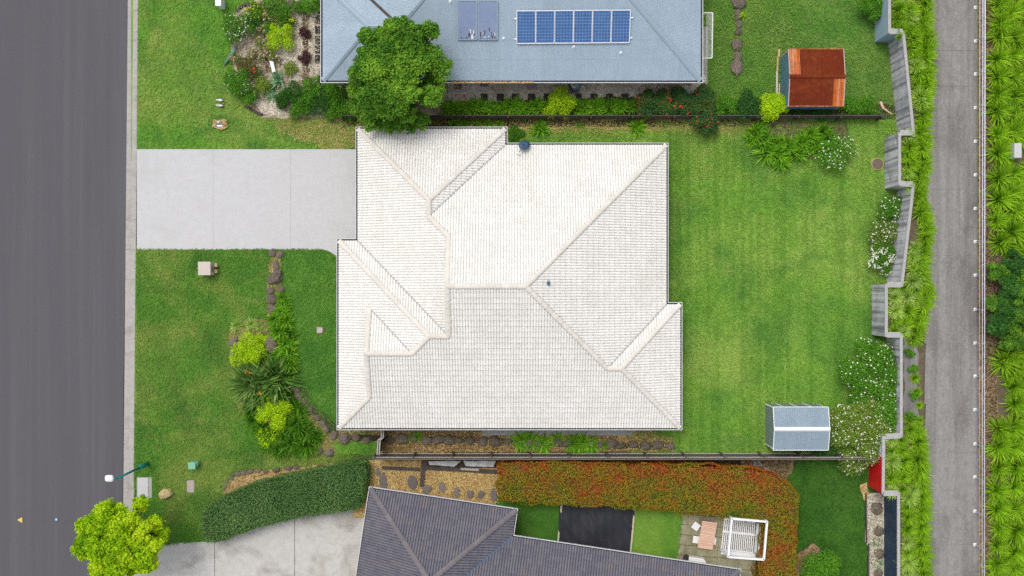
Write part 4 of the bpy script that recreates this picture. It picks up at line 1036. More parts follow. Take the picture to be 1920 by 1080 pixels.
MB().box(P(1076, 165, .1), (.66, .62, .08)).build('base_slab', M_stone, ap_)
q = P(1080, 160, .5); mb = MB(); mb.tube([q-Vector((0, 0, .35)), q, q+Vector((0, 0, .22)), q+Vector((0, 0, .38)), q+Vector((0, 0, .42))], [.3, .33, .3, .17, .03], 16); mb.build('body', surf('grey_enamel', (.10, .14, .15), (.14, .18, .19), 5, .3, .02, spec=.6), ap_, True)
MB().tube([q+Vector((.3, -.06, .1)), q+Vector((.42, -.1, .12))], [.09, .09], 10).build('side_burner', M_steel, ap_, True)
MB().tube([q+Vector((-.3, .12, .2)), q+Vector((-.25, -.08, .28)), q+Vector((-.08, -.22, .3))], .03, 8).build('handle', M_white, ap_)

# ------------------------------------------------------------------ street and garden furniture
# street lamp
b0 = P(278, 869); sl_ = thing('street_lamp', 'green street lamp with a white head leaning over the asphalt', 'street lamp', b0)
MB().tube([b0, b0+Vector((0, 0, 1.25)), b0+Vector((0, 0, 1.32))], [.13, .12, .085], 12).build('pole_base', M_greenp, sl_, True)
tp_ = b0+Vector((0, 0, 4.25)); MB().tube([b0+Vector((0, 0, 1.32)), tp_], [.07, .055], 12).build('pole', M_greenp, sl_, True)
ae = P(212, 896.5, 4.45); MB().tube([tp_-Vector((0, 0, .1)), tp_+Vector((-.1, 0, .12)), ae], [.06, .05, .04], 10).build('arm', M_greenp, sl_, True)
hp = P(205, 897, 4.45)
mb = MB(); V = []
for zz, sc in ((-.06, .85), (.02, 1.0), (.09, .72)):
    for k in range(14):
        a_ = 2*math.pi*k/14; ex = .24*math.copysign(abs(math.cos(a_))**.55, math.cos(a_)); ey = .19*math.copysign(abs(math.sin(a_))**.55, math.sin(a_)); mb.v.append((hp.x+ex*sc, hp.y+ey*sc, hp.z+zz))
for i in range(2):
    for k in range(14): mb.f.append((i*14+k, i*14+(k+1) % 14, (i+1)*14+(k+1) % 14, (i+1)*14+k))
mb.f += [tuple(range(14))[::-1], tuple(range(28, 42))]; mb.build('lamp_head', M_white, sl_, True)
# letterbox
lb = thing('letterbox', 'cream masonry letterbox on the front lawn below the driveway', 'letterbox', P(393, 505))
c0 = P(393, 504, 0); mb = MB().box((c0.x, c0.y, .45), (.66, .72, .9)); mb.build('pillar', M_cream, lb, bevel=.02)
MB().box((c0.x, c0.y, .94), (.72, .78, .08)).build('cap', surf('pale_pink_slab', (.52, .44, .40), (.60, .52, .48), 7, .9, .2), lb, bevel=.012)
MB().box((c0.x+.345, c0.y, .62), (.03, .34, .07)).build('slot', M_paver, lb)
for q in (-.15, .2): MB().box((c0.x+.47, c0.y+q, .2), (.16, .22, .4)).build('side_block', M_sand, lb, bevel=.015)
# white letterbox at the top edge, birds, box, lids
wl_ = thing('white_letterbox', 'white post letterbox at the upper edge of the top lawn', 'letterbox', P(409, -4))
q = P(409, 1, 1.0); MB().box((q.x, q.y, .5), (.26, .5, .92)).build('post', M_white, wl_, bevel=.015); MB().box((q.x, q.y, .99), (.34, .62, .07)).build('cap', M_white, wl_, bevel=.015)
for i, (x, y, dx) in enumerate(((413, 188, -1), (413, 198, -1))):
    p = P(x, y, .22); bd = thing('bird', f"{'upper' if i == 0 else 'lower'} white bird standing on the top lawn near the shrubs", 'bird', (p.x, p.y, 0), 'birds on the lawn')
    mb = MB().tube([p+Vector((.17, 0, -.02)), p+Vector((.10, 0, 0)), p+Vector((0, 0, .02)), p+Vector((-.09, 0, .03)), p+Vector((-.14, 0, .09)), p+Vector((-.19, 0, .12)), p+Vector((-.22, 0, .12))], [.015, .06, .085 if i == 0 else .06, .06, .035, .04, .02], 10)
    mb.build('body', M_white, bd, True)
    MB().tube([p+Vector((-.22, 0, .12)), p+Vector((-.29, 0, .10))], [.014, .004], 6).build('beak', M_beak, bd)
    for sg in (-1, 1):
        mb = MB(); mb.tube([p+Vector((-.06, sg*.06, .02)), p+Vector((.04, sg*.085, .02)), p+Vector((.2, sg*.05, -.01))], [.02, .03, .008], 6); mb.build('wing', M_beak, bd, True)
        MB().tube([(p.x-.01, p.y+sg*.03, .16), (p.x-.02, p.y+sg*.03, 0)], .008, 5).build('leg', M_beak, bd)
ub = thing('utility_pillar', 'mint green utility pillar on the verge above the clipped hedge', 'utility box', P(370, 868))
q = P(367, 869, 0); MB().box((q.x+.02, q.y, .35), (.36, .34, .7)).build('cabinet', M_mint, ub, bevel=.015); MB().box((q.x+.02, q.y, .73), (.42, .4, .06)).build('lid', M_mint, ub, bevel=.015)
MB().box((q.x+.24, q.y+.08, .3), (.1, .2, .55)).build('side_duct', M_mint, ub)
pit = thing('stormwater_pit', 'pale concrete stormwater pit lid behind the kerb', 'pit lid', P(270, 914))
MB().box(P(271, 914, .03), (.88, 1.2, .07)).build('surround', M_pathc, pit); MB().box(P(268, 913.5, .075), (.62, 1.12, .05)).build('lid', M_drive, pit, bevel=.01)
MB().box(P(267, 929, .11), (.1, .05, .02)).build('lifting_slot', M_paver, pit)
slabbox('service_lid', 'small weathered concrete lid in the verge right of the sandstone boulder', 'service lid', 357, 912, 14, 23, .06, surf('pinkish_concrete', (.36, .30, .27), (.46, .39, .36), 9, .9, .3), 0)
il = thing('inspection_lid', 'small square inspection lid in the lawn beside the white house', 'inspection lid', P(600, 619))
MB().box(P(600, 619, .1), (.42, .42, .05)).build('surround', M_litter, il); MB().box(P(599.5, 619, .135), (.32, .32, .03)).build('lid', M_olddrive, il, bevel=.008)
mt = thing('water_meter', 'water meter lid in a worn patch above the driveway', 'water meter', P(411, 234))
MB().box(P(411, 233, .15), (.42, .3, .04)).build('box', M_stone, mt); MB().box(P(409, 229, .18), (.12, .06, .04)).build('valve', M_white, mt); MB().box(P(412, 236, .18), (.3, .06, .04)).build('pipe', M_steel, mt)
mh_ = thing('manhole', 'round manhole lid in the back lawn beside the grey retaining wall', 'manhole', P(1644, 308))
q = P(1644, 308, .0); MB().tube([(q.x, q.y, .05), (q.x, q.y, .13)], .36, 28).build('ring', M_sand, mh_); MB().tube([(q.x, q.y, .1), (q.x, q.y, .145)], .325, 28).build('lid', M_bark, mh_)
mk = MB().prism(PP([(32, 975), (41, 970), (41.5, 980.5)], -.1), -.12, -.108).build('road_arrow', M_yellow); tag(mk, 'small yellow triangle marking painted on the asphalt', 'road marking')
mk = thing('road_marker', 'small blue reflective marker on the asphalt', 'road marker', P(106, 974, -.1)); q = P(106, 974, -.1)
MB().box((q.x, q.y, -.095), (.15, .15, .04)).build('body', M_cyan, mk, bevel=.01)
for sg in (-1, 1): MB().box((q.x+sg*.025, q.y, -.072), (.025, .09, .01)).build('reflector', M_white, mk)
cb = slabbox('concrete_block', 'pale concrete block among the grass clumps right of the lane', 'block', 1909, 282, 13, 26, ZB+.8, M_drive, 0, None, ZB)
# clothesline frame at the right end of the metal roofed house
cl = thing('clothesline', 'white folding clothesline frame at the end wall of the metal roofed house', 'clothesline', P(1326, 66))
zc = 1.6; a, b, c, d = P(1316, 24, zc), P(1336.5, 24, zc), P(1335, 109, zc), P(1315, 109, zc)
for p, q in ((a, b), (b, c), (c, d), (d, a)): MB().tube([p, q], .032, 8).build('frame_tube', M_white, cl)
for k in range(1, 6):
    t = .35+k*.11; MB().tube([a.lerp(b, t), d.lerp(c, t)], .009, 5).build('line', M_white, cl)
for p, q in ((a, b), (d, c)): MB().tube([p+Vector((.0, 0, -.7)), p.lerp(q, .6)], .02, 6).build('strut', M_white, cl)
# bench plank, hose in the upper garden
bn = thing('garden_bench', 'small whitish bench between the mulch and the agave', 'bench', P(511, 124)); q = P(511, 124, .4)
mb = MB().box((0, 0, 0), (.2, .68, .04), R(14)); o = mb.build('seat', M_white, bn); o.matrix_parent_inverse = Matrix.Translation(q-bn.location)
for sg in (-1, 1):
    o = MB().box((-sg*.06, sg*.26, -.2), (.16, .05, .36), R(14)).build('leg', M_white, bn); o.matrix_parent_inverse = Matrix.Translation(q-bn.location)
hs_ = MB().tube([P(441, 87, .3), P(438, 97, .42), P(431, 106, .35), P(424, 116, .2), P(421, 123, .12)], [.10, .10, .09, .08, .05], 8).build('garden_hose', surf('faded_green_hose', (.10, .20, .16), (.14, .25, .2), 5, .6, .05), None, True)
tag(hs_, 'thick faded green hose curled at the edge of the upper garden', 'hose')
for pts in ([(444, 22), (450, 14), (460, 9), (474, 8)], [(460, 198), (470, 205), (482, 212), (492, 215)]):
    o = MB().tube([P(x, y, .1) for x, y in pts], .09, 6).build('garden_edging', M_sleeper); tag(o, f"dark curved edging at the {'upper' if pts[0][1] < 50 else 'lower'} tip of the mulched upper garden", 'edging')
# sleepers, tarps in the gravel yard
for i, (a, b, wd, lab) in enumerate((((795, 862), (791, 912), .26, 'dark upright sleeper dividing the golden gravel yard'), ((716, 877), (788, 880), .18, 'thin sleeper edging the upper left gravel'),
                                     ((798, 877), (858, 880), .22, 'dark sleeper edging below the larger silver tarp'), ((858, 880), (936, 885), .22, 'dark sleeper edging beside the photinia hedge'), ((1623, 925), (1624, 1018), .08, 'thin dark edging left of the pale pebbles'), ((1628, 1019), (1627.5, 1085), .08, 'lower thin dark edging left of the pale pebbles'))):
    o = MB().beam(P(*a, .14), P(*b, .14), wd, .22).build('sleeper', M_sleeper, None, bevel=.012); tag(o, lab, 'sleeper')
o = MB().beam(P(864, 878.5, .2), P(898, 880.5, .2), .13, .2).build('timber_post', M_fencel); tag(o, 'pale grey post lying on the sleeper edging under the tarp', 'timber')
def cloth(name, label, cat, pts, z, mat, amp, n=26, seed=0, freq=.5, thick=.01):
    q = PP(pts, z); V = []; Q = []
    for i in range(n+1):
        for j in range(n+1):
            u, v = i/n, j/n; p = (q[0]*(1-u)+q[1]*u)*(1-v)+(q[3]*(1-u)+q[2]*u)*v; V.append(tuple(p))
    V = np.array(V); V[:, 2] += (vnoise(V*np.array([1, 1, 0]), freq, seed)*.6+vnoise(V*np.array([1.7, .7, 0]), freq*2.3, seed+1)*.4)*amp
    Q = [(i*(n+1)+j, (i+1)*(n+1)+j, (i+1)*(n+1)+j+1, i*(n+1)+j+1) for i in range(n) for j in range(n)]
    o = link(name, arr_mesh(name, V, np.array(Q), None, mat, True)); s_ = o.modifiers.new('thick', 'SOLIDIFY'); s_.thickness = thick; return tag(o, label, cat)
cloth('tarp', 'larger silver tarp heaped behind the sleeper edging', 'tarp', [(803, 864), (866, 863), (852, 874), (806, 871)], .15, M_tarp, .3, 20, 3, .7)
cloth('tarp', 'crumpled silver tarp over branches beside the photinia hedge', 'tarp', [(868, 863), (930, 863), (926, 875), (874, 873)], .15, M_tarp, .35, 20, 5, 1.0)
cloth('weed_mat', 'black weed mat spread over the bed between two small lawns', 'weed mat', [(1050, 938), (1191, 944), (1184, 1040), (1045, 1022)], .14, M_black, .14, 60, 8, .55)
for i, (a, b, lab) in enumerate((((1053, 944), (1046, 1016), 'pale timber edge left of the black weed mat'), ((1190, 950), (1182, 1036), 'pale timber edge right of the black weed mat'))):
    o = MB().beam(P(*a, .16), P(*b, .16), .10, .18).build('timber_edging', surf('pale_edging%d' % i, (.46, .44, .28), (.56, .54, .38), 6, .9, .1)); tag(o, lab, 'edging')

# patio table, stools, pergola, planter
tb = thing('patio_table', 'slatted pinkish timber table on the mossy patio', 'table', P(1326, 1004)); tz = .74
c1, c2, c3, c4 = [P(x, y, tz) for x, y in ((1317, 976.5), (1345, 980.5), (1336, 1031), (1308, 1027))]
n = 17
for k in range(n):
    t0, t1 = (k+.06)/n, (k+.94)/n
    q = [c1.lerp(c4, t0), c2.lerp(c3, t0), c2.lerp(c3, t1), c1.lerp(c4, t1)]
    MB().prism(q, tz-.025, tz+rnd.uniform(0, .003)).build('slat', M_timber, tb)
for t0, t1 in ((.06, .09), (.9, .93)):
    MB().prism([c1.lerp(c2, t0), c1.lerp(c2, t1), c4.lerp(c3, t1), c4.lerp(c3, t0)], tz-.09, tz-.027).build('rail', M_timber, tb)
ctr = (c1+c3)/2
for p in (c1, c2, c3, c4):
    q = ctr+(p-ctr)*.84; MB().box((q.x, q.y, (tz-.09)/2+.03), (.07, .07, tz-.15), -th8).build('leg', M_timber, tb)
for i, (x, y, rz, lab) in enumerate(((1305, 987, R(-35), 'turned white square stool at the upper left of the patio table'), (1306, 1012, R(-6), 'white square stool tucked under the left side of the patio table'), (1336, 1014, R(-6), 'white stool hidden under the right side of the patio table'))):
    p = P(x, y, .45); st = thing('stool', lab, 'stool', (p.x, p.y, 0), 'stools round the patio table')
    def put(mb, nm):
        o = mb.build(nm, M_white, st, bevel=.01 if nm == 'seat' else 0); o.matrix_parent_inverse = Matrix.Identity(4); o.rotation_euler = (0, 0, rz); return o
    put(MB().box((0, 0, .44), (.42, .42, .05)), 'seat')
    for sx in (-1, 1):
        for sy in (-1, 1): put(MB().box((sx*.17, sy*.17, .21), (.045, .045, .42)), 'leg')
pg = thing('pergola', 'white timber pergola with a slatted day bed on the patio', 'pergola', P(1400, 1010))
zt = 2.0
T = [P(x, y, zt) for x, y in ((1372, 972), (1438, 978), (1432, 1049), (1365, 1044))]
for i in range(4):
    a, b = T[i], T[(i+1) % 4]; MB().beam(a, b, .11, .14).build('top_beam', M_white, pg)
    MB().box((T[i].x, T[i].y, zt/2+.02), (.10, .10, zt-.04), -R(5)).build('post', M_white, pg)
zd = .42
D = [P(x, y, zd) for x, y in ((1357.5, 972), (1417, 979), (1413, 1038), (1351, 1031))]
for k in range(17):
    t0 = (k+.18)/17; t1 = (k+.72)/17
    MB().prism([D[0].lerp(D[1], t0), D[0].lerp(D[1], t1), D[3].lerp(D[2], t1), D[3].lerp(D[2], t0)], zd-.03, zd).build('slat', M_white, pg)
for t in (.0, .40, 1.0):
    MB().beam(D[0].lerp(D[3], t)+Vector((0, 0, .02 if t == .4 else -.055)), D[1].lerp(D[2], t)+Vector((0, 0, .02 if t == .4 else -.055)), .13, .05).build('bed_rail', M_white, pg)
MB().beam(D[3]+Vector((0, -.1, .12)), D[2]+Vector((.1, -.1, .12)), .22, .06).build('front_board', M_white, pg)
for k, x in enumerate((1421, 1427)):
    MB().beam(P(x, 981, .75), P(x-5, 1036, .75), .09 if k else .15, .05).build('backrest_board', M_gutw if k == 0 else M_white, pg)
MB().beam(P(1352, 1032, .5), T[3], .06, .06).build('brace', M_white, pg); MB().beam(P(1415, 1038, .5), T[2], .06, .06).build('brace', M_white, pg)
tag(MB().prism(PP([(1292, 1044), (1320, 1048), (1326, 1058), (1291, 1054)], .5), .06, .5).build('planter_box', M_white, None, bevel=.015), 'white box at the eave of the dark tiled house', 'box')
tag(MB().tube([P(1287, 1046, .1), P(1287, 1046, .4)], [.18, .2], 14).build('plant_pot', M_paver), 'dark round pot left of the white box at the dark roof', 'pot')

# ------------------------------------------------------------------ vegetation
def strap_mesh(name, mat, n=130, width=.035, droop=1.0, up=.55, segs=3, seed=0, base=.10, lenvar=.35):
    r = np.random.RandomState(seed)
    az = r.uniform(0, 2*np.pi, n); lean = np.abs(r.normal(0, .55, n)).clip(0, 1.25)+.12; Ln = r.uniform(1-lenvar, 1.08, n)
    W = width*r.uniform(.7, 1.3, n); br = base*np.sqrt(r.rand(n)); dirx, diry = np.cos(az), np.sin(az)
    V = np.zeros((n, (segs+1)*2, 3)); s = np.linspace(0, 1, segs+1)
    sx, sy = -diry, dirx; tw = r.uniform(-.5, .5, n)
    x = br.copy(); z = np.zeros(n); ang = lean.copy()
    for i in range(segs+1):
        wd = W*(1-.93*s[i]**1.6)
        cx = dirx*x+sx*tw*.15*s[i]**2; cy = diry*x+sy*tw*.15*s[i]**2
        V[:, 2*i] = np.c_[cx-sx*wd, cy-sy*wd, z]; V[:, 2*i+1] = np.c_[cx+sx*wd, cy+sy*wd, z+wd*.6]
        if i < segs:
            a = ang; x = x+np.sin(a)*Ln/segs; z = z+np.cos(a)*Ln/segs*1.05; ang = np.minimum(ang+droop*(.35+.5*r.rand(n))/segs*2.2*lean.clip(.35, 1.2), 2.3)
    z_ = V[:, :, 2]; V[:, :, 2] = np.maximum(z_, .02)
    Q = []
    for i in range(segs): Q.append([2*i, 2*i+1, 2*i+3, 2*i+2])
    Q = (np.array(Q)[None]+(np.arange(n)*(segs+1)*2)[:, None, None]).reshape(-1, 4)
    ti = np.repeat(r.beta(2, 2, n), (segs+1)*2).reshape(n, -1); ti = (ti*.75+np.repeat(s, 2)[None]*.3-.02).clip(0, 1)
    return arr_mesh(name, V.reshape(-1, 3), Q, ti.ravel(), mat)
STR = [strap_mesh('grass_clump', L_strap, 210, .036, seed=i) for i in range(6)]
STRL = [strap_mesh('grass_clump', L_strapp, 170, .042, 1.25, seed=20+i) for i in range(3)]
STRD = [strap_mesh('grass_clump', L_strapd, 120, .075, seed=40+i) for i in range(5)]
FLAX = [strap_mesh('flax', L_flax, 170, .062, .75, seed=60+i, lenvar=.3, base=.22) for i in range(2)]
L_strapg = leafm('dark_strap_leaf', [(0, (.016, .07, .006)), (.5, (.045, .135, .010)), (1, (.12, .25, .025))], .25)
STRG = [strap_mesh('grass_clump', L_strapg, 170, .055, seed=90+i) for i in range(3)]
REED = [strap_mesh('tuft', L_reed, 120, .03, 1.0, seed=70)]
AGA = [strap_mesh('agave', L_agave, 26, .13, .35, seed=80+i, segs=3, lenvar=.15, base=.03) for i in range(2)]
CL = []
def clump(px, py, r, meshes, zb, name='grass_clump', cat='plant', hz=.85):
    o = link(name, meshes[rnd.randrange(len(meshes))]); rr = r/S*(1.22 if zb > .5 else 1.38)
    p = P(px, py, zb+rr*.35); o.location = (p.x, p.y, zb-.02); o.scale = (rr, rr, rr*hz*rnd.uniform(.85, 1.15)); o.rotation_euler = (rnd.uniform(-.08, .08), rnd.uniform(-.08, .08), rnd.uniform(0, 6.28))
    return o
def zone(items, meshes, zb, fmt, group, hz=.85, name='grass_clump'):
    items = sorted(items, key=lambda q: (q[1], q[0]))
    for i, (x, y, r) in enumerate(items):
        tag(clump(x, y, r, meshes, zb, hz=hz, name=name), fmt.format(nth(i)), 'plant', group)
def wallx(y):
    for (x1, y1), (x2, y2) in zip(wl[:-1], wl[1:]):
        if min(y1, y2) <= y <= max(y1, y2) and y1 != y2: return x1+(x2-x1)*(y-y1)/(y2-y1)
    return 1690
edge = [(-60, 1750), (0, 1752), (130, 1757), (200, 1752), (260, 1748), (300, 1750), (340, 1743), (370, 1739), (400, 1748), (430, 1757), (480, 1747), (520, 1747), (552, 1757), (600, 1743), (640, 1732), (700, 1728), (790, 1734), (830, 1742), (870, 1744), (940, 1748), (1000, 1748), (1060, 1750), (1140, 1750)]
ex = lambda y: float(np.interp(y, [e[0] for e in edge], [e[1] for e in edge]))
colA, colB, colC = [], [], []
y = -40
while y < 1130:
    if not (636 < y < 690):
        r = rnd.uniform(17, 24) if not (640 < y < 800) else rnd.uniform(9, 14)
        colA.append((ex(y)-r*.82+rnd.uniform(-2, 2), y, r))
    y += rnd.uniform(13, 19) if not (640 < y < 800) else rnd.uniform(20, 34)
y = -40
while y < 1130:
    wx = wallx(y)+6; e_ = ex(y)-22
    if e_-wx > 14 and not (632 < y < 790) and not (395 < y < 500 and rnd.random() < .5):
        r = rnd.uniform(14, 21); n_in = max(1, int((e_-wx)/20))
        for q in range(n_in): colB.append((wx+r*.75+q*20+rnd.uniform(-2, 2), y+rnd.uniform(-4, 4), r))
    y += rnd.uniform(15, 22)
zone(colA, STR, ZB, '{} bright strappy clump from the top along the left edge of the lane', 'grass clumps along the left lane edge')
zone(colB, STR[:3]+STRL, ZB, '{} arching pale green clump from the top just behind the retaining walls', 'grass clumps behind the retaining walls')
cR = [[], [], []]
for ci, x0 in enumerate((1876, 1905, 1938)):
    y = -30+ci*14
    while y < 1130:
        skip = (ci == 0 and (470 < y < 660 or 700 < y < 775)) or (ci > 0 and 480 < y < 640) or (ci == 1 and 262 < y < 305)
        if not skip: cR[ci].append((x0+rnd.uniform(-5, 5)+(8 if 660 < y < 800 and ci == 0 else 0), y+rnd.uniform(-4, 4), rnd.uniform(22, 34)))
        if not skip and rnd.random() < .55: cR[ci].append((x0+rnd.uniform(8, 22), y+rnd.uniform(10, 24), rnd.uniform(15, 23)))
        y += rnd.uniform(29, 44)
for ci, lab in enumerate(('beside the litter strip right of the railing', 'mid bank right of the railing', 'at the right edge of the photo')):
    zone(cR[ci], STR, ZB-.02, '{} big grass clump from the top '+lab, 'grass clumps right of the railing '+str(ci) if False else 'grass clumps '+lab, .75)

def blob_leaves(blobs, N, leaf, rng, up=.35, jit=.55, zmin=-.35, flat=1.0, inner=.22, fuzz=.05, cut=.7, ret=False):
    B = np.array(blobs); wts = B[:, 3]**2; k = rng.choice(len(B), int(N*1.5), p=wts/wts.sum())
    d = unit(rng.normal(size=(len(k), 3))); d[:, 2] = np.where(d[:, 2] < zmin, -d[:, 2], d[:, 2])
    rad = B[k, 3]*(1-inner*rng.rand(len(k))**1.3+rng.normal(0, fuzz, len(k)))
    p = B[k, :3]+d*rad[:, None]*np.array([1, 1, flat])
    inside = np.zeros(len(k), bool)
    for j in range(len(B)):
        dist = np.linalg.norm((p-B[j, :3])/np.array([1, 1, flat]), axis=1); inside |= (dist < B[j, 3]*cut) & (k != j)
    p, d, k = p[~inside][:N], d[~inside][:N], k[~inside][:N]
    n = unit(d+rng.normal(size=p.shape)*jit+np.array([0, 0, up]))
    return (p, n, k) if ret else (p, n)
BS = [1000]
def bush(label, px, py, rpx, h, mat, n=1500, leaf=.10, nb=14, flowers=None, cat='shrub', name='shrub', group=None, zb=0.0, ell=1.0, rot=0.0, tint=None, aspect=.55, spread=.72, blob=(.30, .44), flat=1.0):
    BS[0] += 1; r = np.random.RandomState(BS[0]); n = int(n*1.7); rpx *= 1.14; c = P(px, py, zb+h*.6); Rm = rpx/S*(H-zb-h*.6)/H
    root = thing(name, label, cat, (c.x, c.y, zb), group); blobs = []
    for i in range(nb):
        a = r.uniform(0, 6.283); q = math.sqrt((i+.5)/nb)*spread; x, y = math.cos(i*2.4+a*.25)*q*Rm, math.sin(i*2.4+a*.25)*q*Rm*ell
        x, y = x*math.cos(rot)-y*math.sin(rot), x*math.sin(rot)+y*math.cos(rot)
        br = Rm*r.uniform(*blob)*(.85 if nb > 20 else 1); zc = zb+max(br*.5, h*(.34+.44*(1-q*q))*r.uniform(.85, 1.12))
        blobs.append((c.x+x, c.y+y, min(zc, zb+max(h-br*.7, br*.5)), br))
    p, nn = blob_leaves(blobs, n, leaf, r, flat=flat, jit=.7, fuzz=.09, inner=.35, cut=.6)
    p[:, 2] = np.maximum(p[:, 2], zb+.03); N = len(p)
    t = r.beta(2, 2, N) if tint is None else tint(p, r)
    leafcards('foliage', p, nn, leaf*r.uniform(.65, 1.35, N), t, mat, root, aspect)
    mb = MB()
    for b in blobs[:10]: mb.tube([(c.x+(b[0]-c.x)*.1, c.y+(b[1]-c.y)*.1, zb-.02), (c.x+(b[0]-c.x)*.6, c.y+(b[1]-c.y)*.6, zb+(b[2]-zb)*.7), b[:3]], [.03, .02, .008], 5, False)
    mb.build('stems', M_bark, root)
    if flowers:
        fm, fn, fs, bias = flowers
        fp, fnn = blob_leaves([(b[0], b[1], b[2], b[3]*1.06) for b in blobs], fn*3, leaf, r, up=1.2, jit=.3, zmin=.2, inner=.06)
        if bias is not None:
            cl_ = vnoise(fp, bias, BS[0]); fp, fnn = fp[cl_ > .5], fnn[cl_ > .5]
        fp, fnn = fp[:fn], fnn[:fn]
        leafcards('flowers', fp, fnn, fs*r.uniform(.6, 1.4, len(fp)), r.rand(len(fp)), fm, root, .9, .05)['kind'] = 'stuff'
    return root

def tree(name, label, px, py, rpx, zc, hz, mat, n, leaf, nb, blobr, base_px, ell=1.0, extra=(), seed=5, aspect=.6, low=.35):
    r = np.random.RandomState(seed); c = P(px, py, zc); Rm = rpx/S*(H-zc)/H; b = P(*base_px, 0)
    root = thing(name, label, 'tree', b); blobs = []
    for i in range(nb):
        q = math.sqrt((i+.5)/nb)*.82; a = i*2.39996+r.uniform(-.35, .35); br = Rm*r.uniform(*blobr)
        dome = math.sqrt(max(0, 1-q*q)); z = zc+hz*(dome*r.uniform(.75, 1.05)-.25)
        if q > .6 and r.rand() < .5: z -= hz*r.uniform(.2, .6)
        blobs.append((c.x+math.cos(a)*q*Rm, c.y+math.sin(a)*q*Rm*ell, z, br))
    for (ex_, ey_, ez_, er) in extra:
        p = P(ex_, ey_, ez_); blobs.append((p.x, p.y, ez_, er))
    main = list(blobs)
    for q in main:                       # sprays of twigs that break the outline of every clump
        for _ in range(7):
            d_ = Vector((r.normal(), r.normal(), abs(r.normal())*.8+.1)).normalized(); k_ = q[3]*r.uniform(.75, 1.12)
            blobs.append((q[0]+d_.x*k_, q[1]+d_.y*k_, q[2]+d_.z*k_*.8, q[3]*r.uniform(.22, .42)))
    p, nn, kk = blob_leaves(blobs, n, leaf, r, jit=.8, up=.45, inner=.5, fuzz=.13, cut=.5, ret=True); N = len(p)
    bt = np.clip(r.normal(0, .19, len(blobs)), -.35, .4)
    tn = (r.beta(2, 2, N)*.5+vnoise(p, .35, seed)*.3+.1+bt[kk]).clip(0, 1)
    crown = leafcards('crown', p, nn, leaf*r.uniform(.6, 1.4, N), tn, mat, root, aspect)
    mb = MB(); top = Vector((b.x*.5+c.x*.5, b.y*.5+c.y*.5, zc-hz*.75))
    mb.tube([b-Vector((0, 0, .1)), b+Vector((0, 0, .5)), (b+top)/2+Vector((.06, .03, 0)), top], [.26, .19, .16, .13], 10)
    mb.build('trunk', M_bark, root, True)
    lm = MB()
    for q in blobs:
        Q_ = Vector(q[:3]); m_ = top.lerp(Q_, .5)+Vector((r.normal()*.12, r.normal()*.12, .2)); lm.tube([top-Vector((0, 0, .2)), m_, Q_], [.07, .045, .012], 5, False)
    lm.build('limbs', M_bark, root, True)
    return root
tree('shade_tree', 'large dark green tree overhanging the metal roof and the white roof corner', 747, 140, 98, 4.6, 2.4, L_tree, 60000, .145, 40, (.15, .26), (745, 195), 1.0,
     extra=[(700, 226, 3.6, .5), (722, 233, 3.35, .48), (745, 229, 3.4, .5), (770, 236, 3.2, .38), (790, 226, 3.4, .45), (690, 70, 5.6, .5), (760, 60, 5.9, .6), (803, 58, 5.6, .5), (672, 195, 3.4, .6), (690, 212, 3.2, .6)], seed=5)
tree('street_tree', 'bright lime green street tree beside the kerb at the lower left', 232, 1012, 88, 3.6, 1.8, L_street, 34000, .16, 42, (.13, .24), (258, 985), .92,
     extra=[(162, 985, 3.2, .5), (205, 952, 3.4, .45), (265, 945, 3.4, .4), (305, 1000, 3.3, .4)], seed=8)

